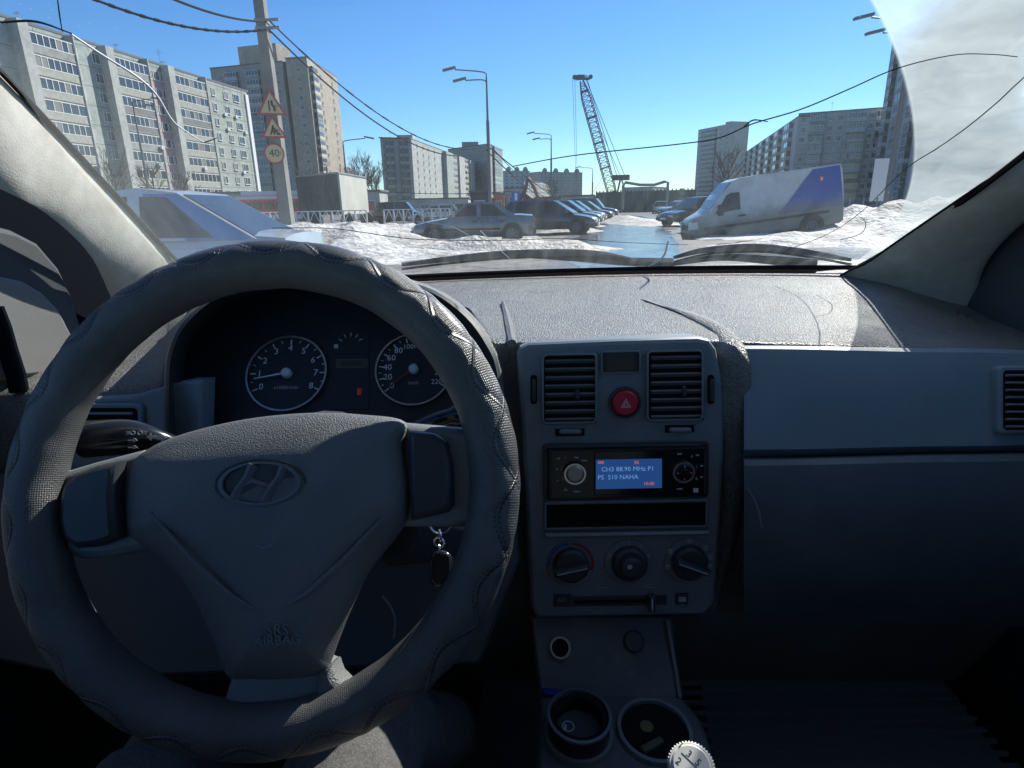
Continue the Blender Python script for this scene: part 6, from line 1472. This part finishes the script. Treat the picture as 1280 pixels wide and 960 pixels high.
for s_ in (1, -1):
    vpatch('blue_panel', ([(-2.90, 1.02), (-1.0, 1.02)], [(-2.84, 2.50), (-2.0 + .35, 2.50)]) if False else ([(-2.93, 1.00), (-.45, 1.00)], [(-2.86, 2.52), (-1.85, 2.52)]), m_vb, s_=s_)
    vpatch('side_window', ([(.98, 1.42), (1.3, 1.42), (1.95, 1.38)], [(.98, 2.08), (1.3, 2.10), (1.48, 2.02)]), m_cg, s_=s_, off=.012)
    vpatch('window_divider', ([(1.42, 1.42), (1.47, 1.42)], [(1.40, 2.03), (1.45, 2.03)]), m_blk, s_=s_, off=.018)
    vpatch('side_moulding', ([(-2.4, .80), (2.4, .80)], [(-2.4, .90), (2.4, .90)]), m_blk, s_=s_, off=.02)
    b = MB(); b.box((.92, s_ * 1.01, 1.18), (.26, .05, .06)); b.build('door_handle', m_blk, van, keep=False)
    b = MB(); b.box((1.78, s_ * 1.14, 1.50), (.14, .26, .42)); b.build('mirror', m_blk, van, keep=False)
    b = MB(); b.box((2.80, s_ * .78, 1.02), (.34, .26, .28)); b.build('headlight', m_lamp, van, keep=False)
    b = MB(); b.box((-2.93, s_ * .90, 1.25), (.08, .12, .5)); b.build('tail_light', m_tail, van, keep=False)
    for xw in (1.95, -1.75):
        pl = Plane(V((xw, 0, .4)), (0, 1, 0)); pl.n = V((0, s_, 0)); pl.e1 = V((1, 0, 0)); pl.e2 = V((0, 0, 1)); b = MB(); b.disc(pl, V((xw, s_ * 1.0, .38)), .46, -.05, .022, 0, 28); b.build('wheel_arch', m_blk, van, keep=False)
        wheel(van, xw, s_ * 1.035, .35, .22, s_)
b = MB(); b.add([V((1.27, y, 2.50)) for y in (-.78, .78)] + [V((2.11, y, 1.60)) for y in (.86, -.86)], [(0, 1, 2, 3)]); b.v = [p + V((.012, 0, .012)) for p in b.v]; b.build('windscreen', m_cg, van, keep=False)
b = MB(); b.box((2.95, 0, .55), (.2, 1.8, .35)); b.box((2.97, 0, .95), (.08, .9, .18)); b.build('front_bumper', m_blk, van, keep=False)
b = MB(); pl = Plane(V((-2.05, .97, 2.1)), (0, 1, 0)); pl.n = V((0, 1, .12)).normalized(); pl.e1 = V((-1, 0, 0)); pl.e2 = V((0, 0, 1)); c = vs(-2.15, 2.12, 1, .01); b.disc(pl, c, .10, 0, .006, 0, 20); b.solid(pl, [c + pl.e1 * x + pl.e2 * z for x, z in ((-.04, -.09), (.05, 0), (-.04, .09), (-.01, 0))], .007, .009, 1)
b.build('round_logo', [mat('logo_red', (.5, .05, .03), .5), m_white], van, keep=False)

# ---- box truck, tram -----------------------------------------------------------------------
YT = 45.0
t0, t1, t2 = P2(aty(374, 262, YT)), P2(aty(427, 262, YT - 3.2)), P2(aty(461, 262, YT + 4))
tr = empty('box_truck', t1, label='box truck body with a shaded ribbed side and pale sunlit end', cat='truck')
m_tk = mat('box_shaded', (.085, .09, .09), .8, var=(1, .2)); m_tl = mat('box_sunlit', (.55, .54, .48), .7, col2=(.42, .41, .36), var=(.5, .3))  # shaded side dark and sunlit end pale: the light put into both colours
HT = aty(427, 216, YT - 3.2).z
b = MB(); t3 = t0 + (t2 - t1); 
def vq(b, a, c, z0, z1, mi): b.add([V((a.x, a.y, z0)), V((c.x, c.y, z0)), V((c.x, c.y, z1)), V((a.x, a.y, z1))], [(0, 1, 2, 3)], mi)
vq(b, t0, t1, .9, HT, 0); vq(b, t1, t2, .9, HT, 1); vq(b, t2, t3, .9, HT, 1); vq(b, t3, t0, .9, HT, 0); b.add([V((p.x, p.y, HT)) for p in (t0, t1, t2, t3)], [(0, 1, 2, 3)], 0); b.add([V((p.x, p.y, .9)) for p in (t0, t1, t2, t3)], [(3, 2, 1, 0)], 0)
b.build('cargo_box', [m_tk, m_tl], tr)
b = MB()
for k in range(18): p = t0.lerp(t1, (k + .5) / 18); n_ = V(((t1 - t0).y, -(t1 - t0).x, 0)).normalized(); b.tube([V((p.x, p.y, .95)) + n_ * .01, V((p.x, p.y, HT - .05)) + n_ * .01], .035, 4)
b.build('side_rib', m_tk, tr)
b = MB(); b.tube([V((p.x, p.y, HT)) for p in (t0, t1, t2)], .07, 5); b.tube([V((t1.x, t1.y, .9)), V((t1.x, t1.y, HT))], .07, 5); b.build('edge_trim', m_steel, tr)
for p in (t0.lerp(t1, .2), t0.lerp(t1, .35), t1.lerp(t2, .15), t1.lerp(t2, .85)):
    b = MB(); b.disc(Plane(V((p.x, p.y + .3, .5)), (0, -1, 0)), V((p.x, p.y + .3, .5)), .5, -.15, .15, 0, 18); b.build('wheel', m_tyre, tr)
YR = 52.0
ra, rb = aty(304, 262, YR), aty(379, 262, YR); ztop = aty(340, 243, YR).z
tram = empty('tram', P2(ra), label='red and white tram passing behind the concrete pole', cat='tram')
m_tr = mat('tram_red', (.75, .07, .09), .4); m_tw = mat('tram_white', (.66, .66, .64), .5)
Lt = rb.x - ra.x + 1; cx_ = (ra.x + rb.x) / 2
b = MB(); b.box((cx_, YR + 1.2, .3 + (ztop - .3) / 2), (Lt, 2.4, ztop - .7), 0); b.box((cx_, YR - .012, ztop - .25), (Lt, .02, .25), 1); b.box((cx_, YR - .01, .75), (Lt, .02, .35), 1); b.build('body', [m_tr, m_tw], tram, sharp=20)
b = MB()
b.box((cx_, YR + 1.2, ztop + .1), (Lt * .9, 1.6, .35)); b.build('roof_gear', m_tw, tram)
for k in range(6): b = MB(); b.box((ra.x + Lt * (k + .5) / 6 - .3, YR - .03, ztop * .66), (Lt / 6 * .78, .06, ztop * .20)); b.build('window', m_cg, tram)
for k in (0, 1, 2): b = MB(); b.box((ra.x + Lt * (.12 + .36 * k), YR + 1.2, .3), (1.6, 2.2, .6)); b.build('bogie', m_blk, tram)
# ================================================================== LIGHT
SUN_AZ, SUN_EL = R(41), R(37)      # azimuth from +Y towards +X
w = bpy.data.worlds.new('World'); sc.world = w; w.use_nodes = True; nt = w.node_tree
bg = nt.nodes['Background']; sky = nt.nodes.new('ShaderNodeTexSky'); sky.sky_type = 'NISHITA'; sky.sun_disc = False
sky.sun_elevation = SUN_EL; sky.sun_rotation = SUN_AZ; sky.altitude = 100; sky.air_density = 1.0; sky.dust_density = .1; sky.ozone_density = 1.5
hs = nt.nodes.new('ShaderNodeHueSaturation'); hs.inputs['Saturation'].default_value = 1.25
vm = nt.nodes.new('ShaderNodeVectorMath'); vm.operation = 'MULTIPLY'; vm.inputs[1].default_value = (.64, .865, 1.12)
nt.links.new(sky.outputs[0], hs.inputs['Color']); nt.links.new(hs.outputs[0], vm.inputs[0]); nt.links.new(vm.outputs[0], bg.inputs[0]); bg.inputs[1].default_value = .088
sl = bpy.data.lights.new('sun', 'SUN'); sl.energy = 5.0; sl.angle = R(.55); sl.color = (1, .94, .86)
so = bpy.data.objects.new('sun', sl); COL.objects.link(so)
sd = V((math.sin(SUN_AZ) * math.cos(SUN_EL), math.cos(SUN_AZ) * math.cos(SUN_EL), math.sin(SUN_EL)))
so.rotation_euler = sd.to_track_quat('Z', 'Y').to_euler()
sc.view_settings.view_transform = 'Standard'; sc.view_settings.look = 'None'; sc.view_settings.gamma = 1; sc.view_settings.exposure = .66
sc.view_settings.use_curve_mapping = False
cy = sc.cycles; sc.render.engine = 'CYCLES'
cy.use_denoising = True; cy.max_bounces = 8; cy.transparent_max_bounces = 12; cy.diffuse_bounces = 6; cy.glossy_bounces = 3; cy.sample_clamp_indirect = 4; cy.caustics_reflective = False
try: cy.denoiser = 'OPENIMAGEDENOISE'
except Exception: pass
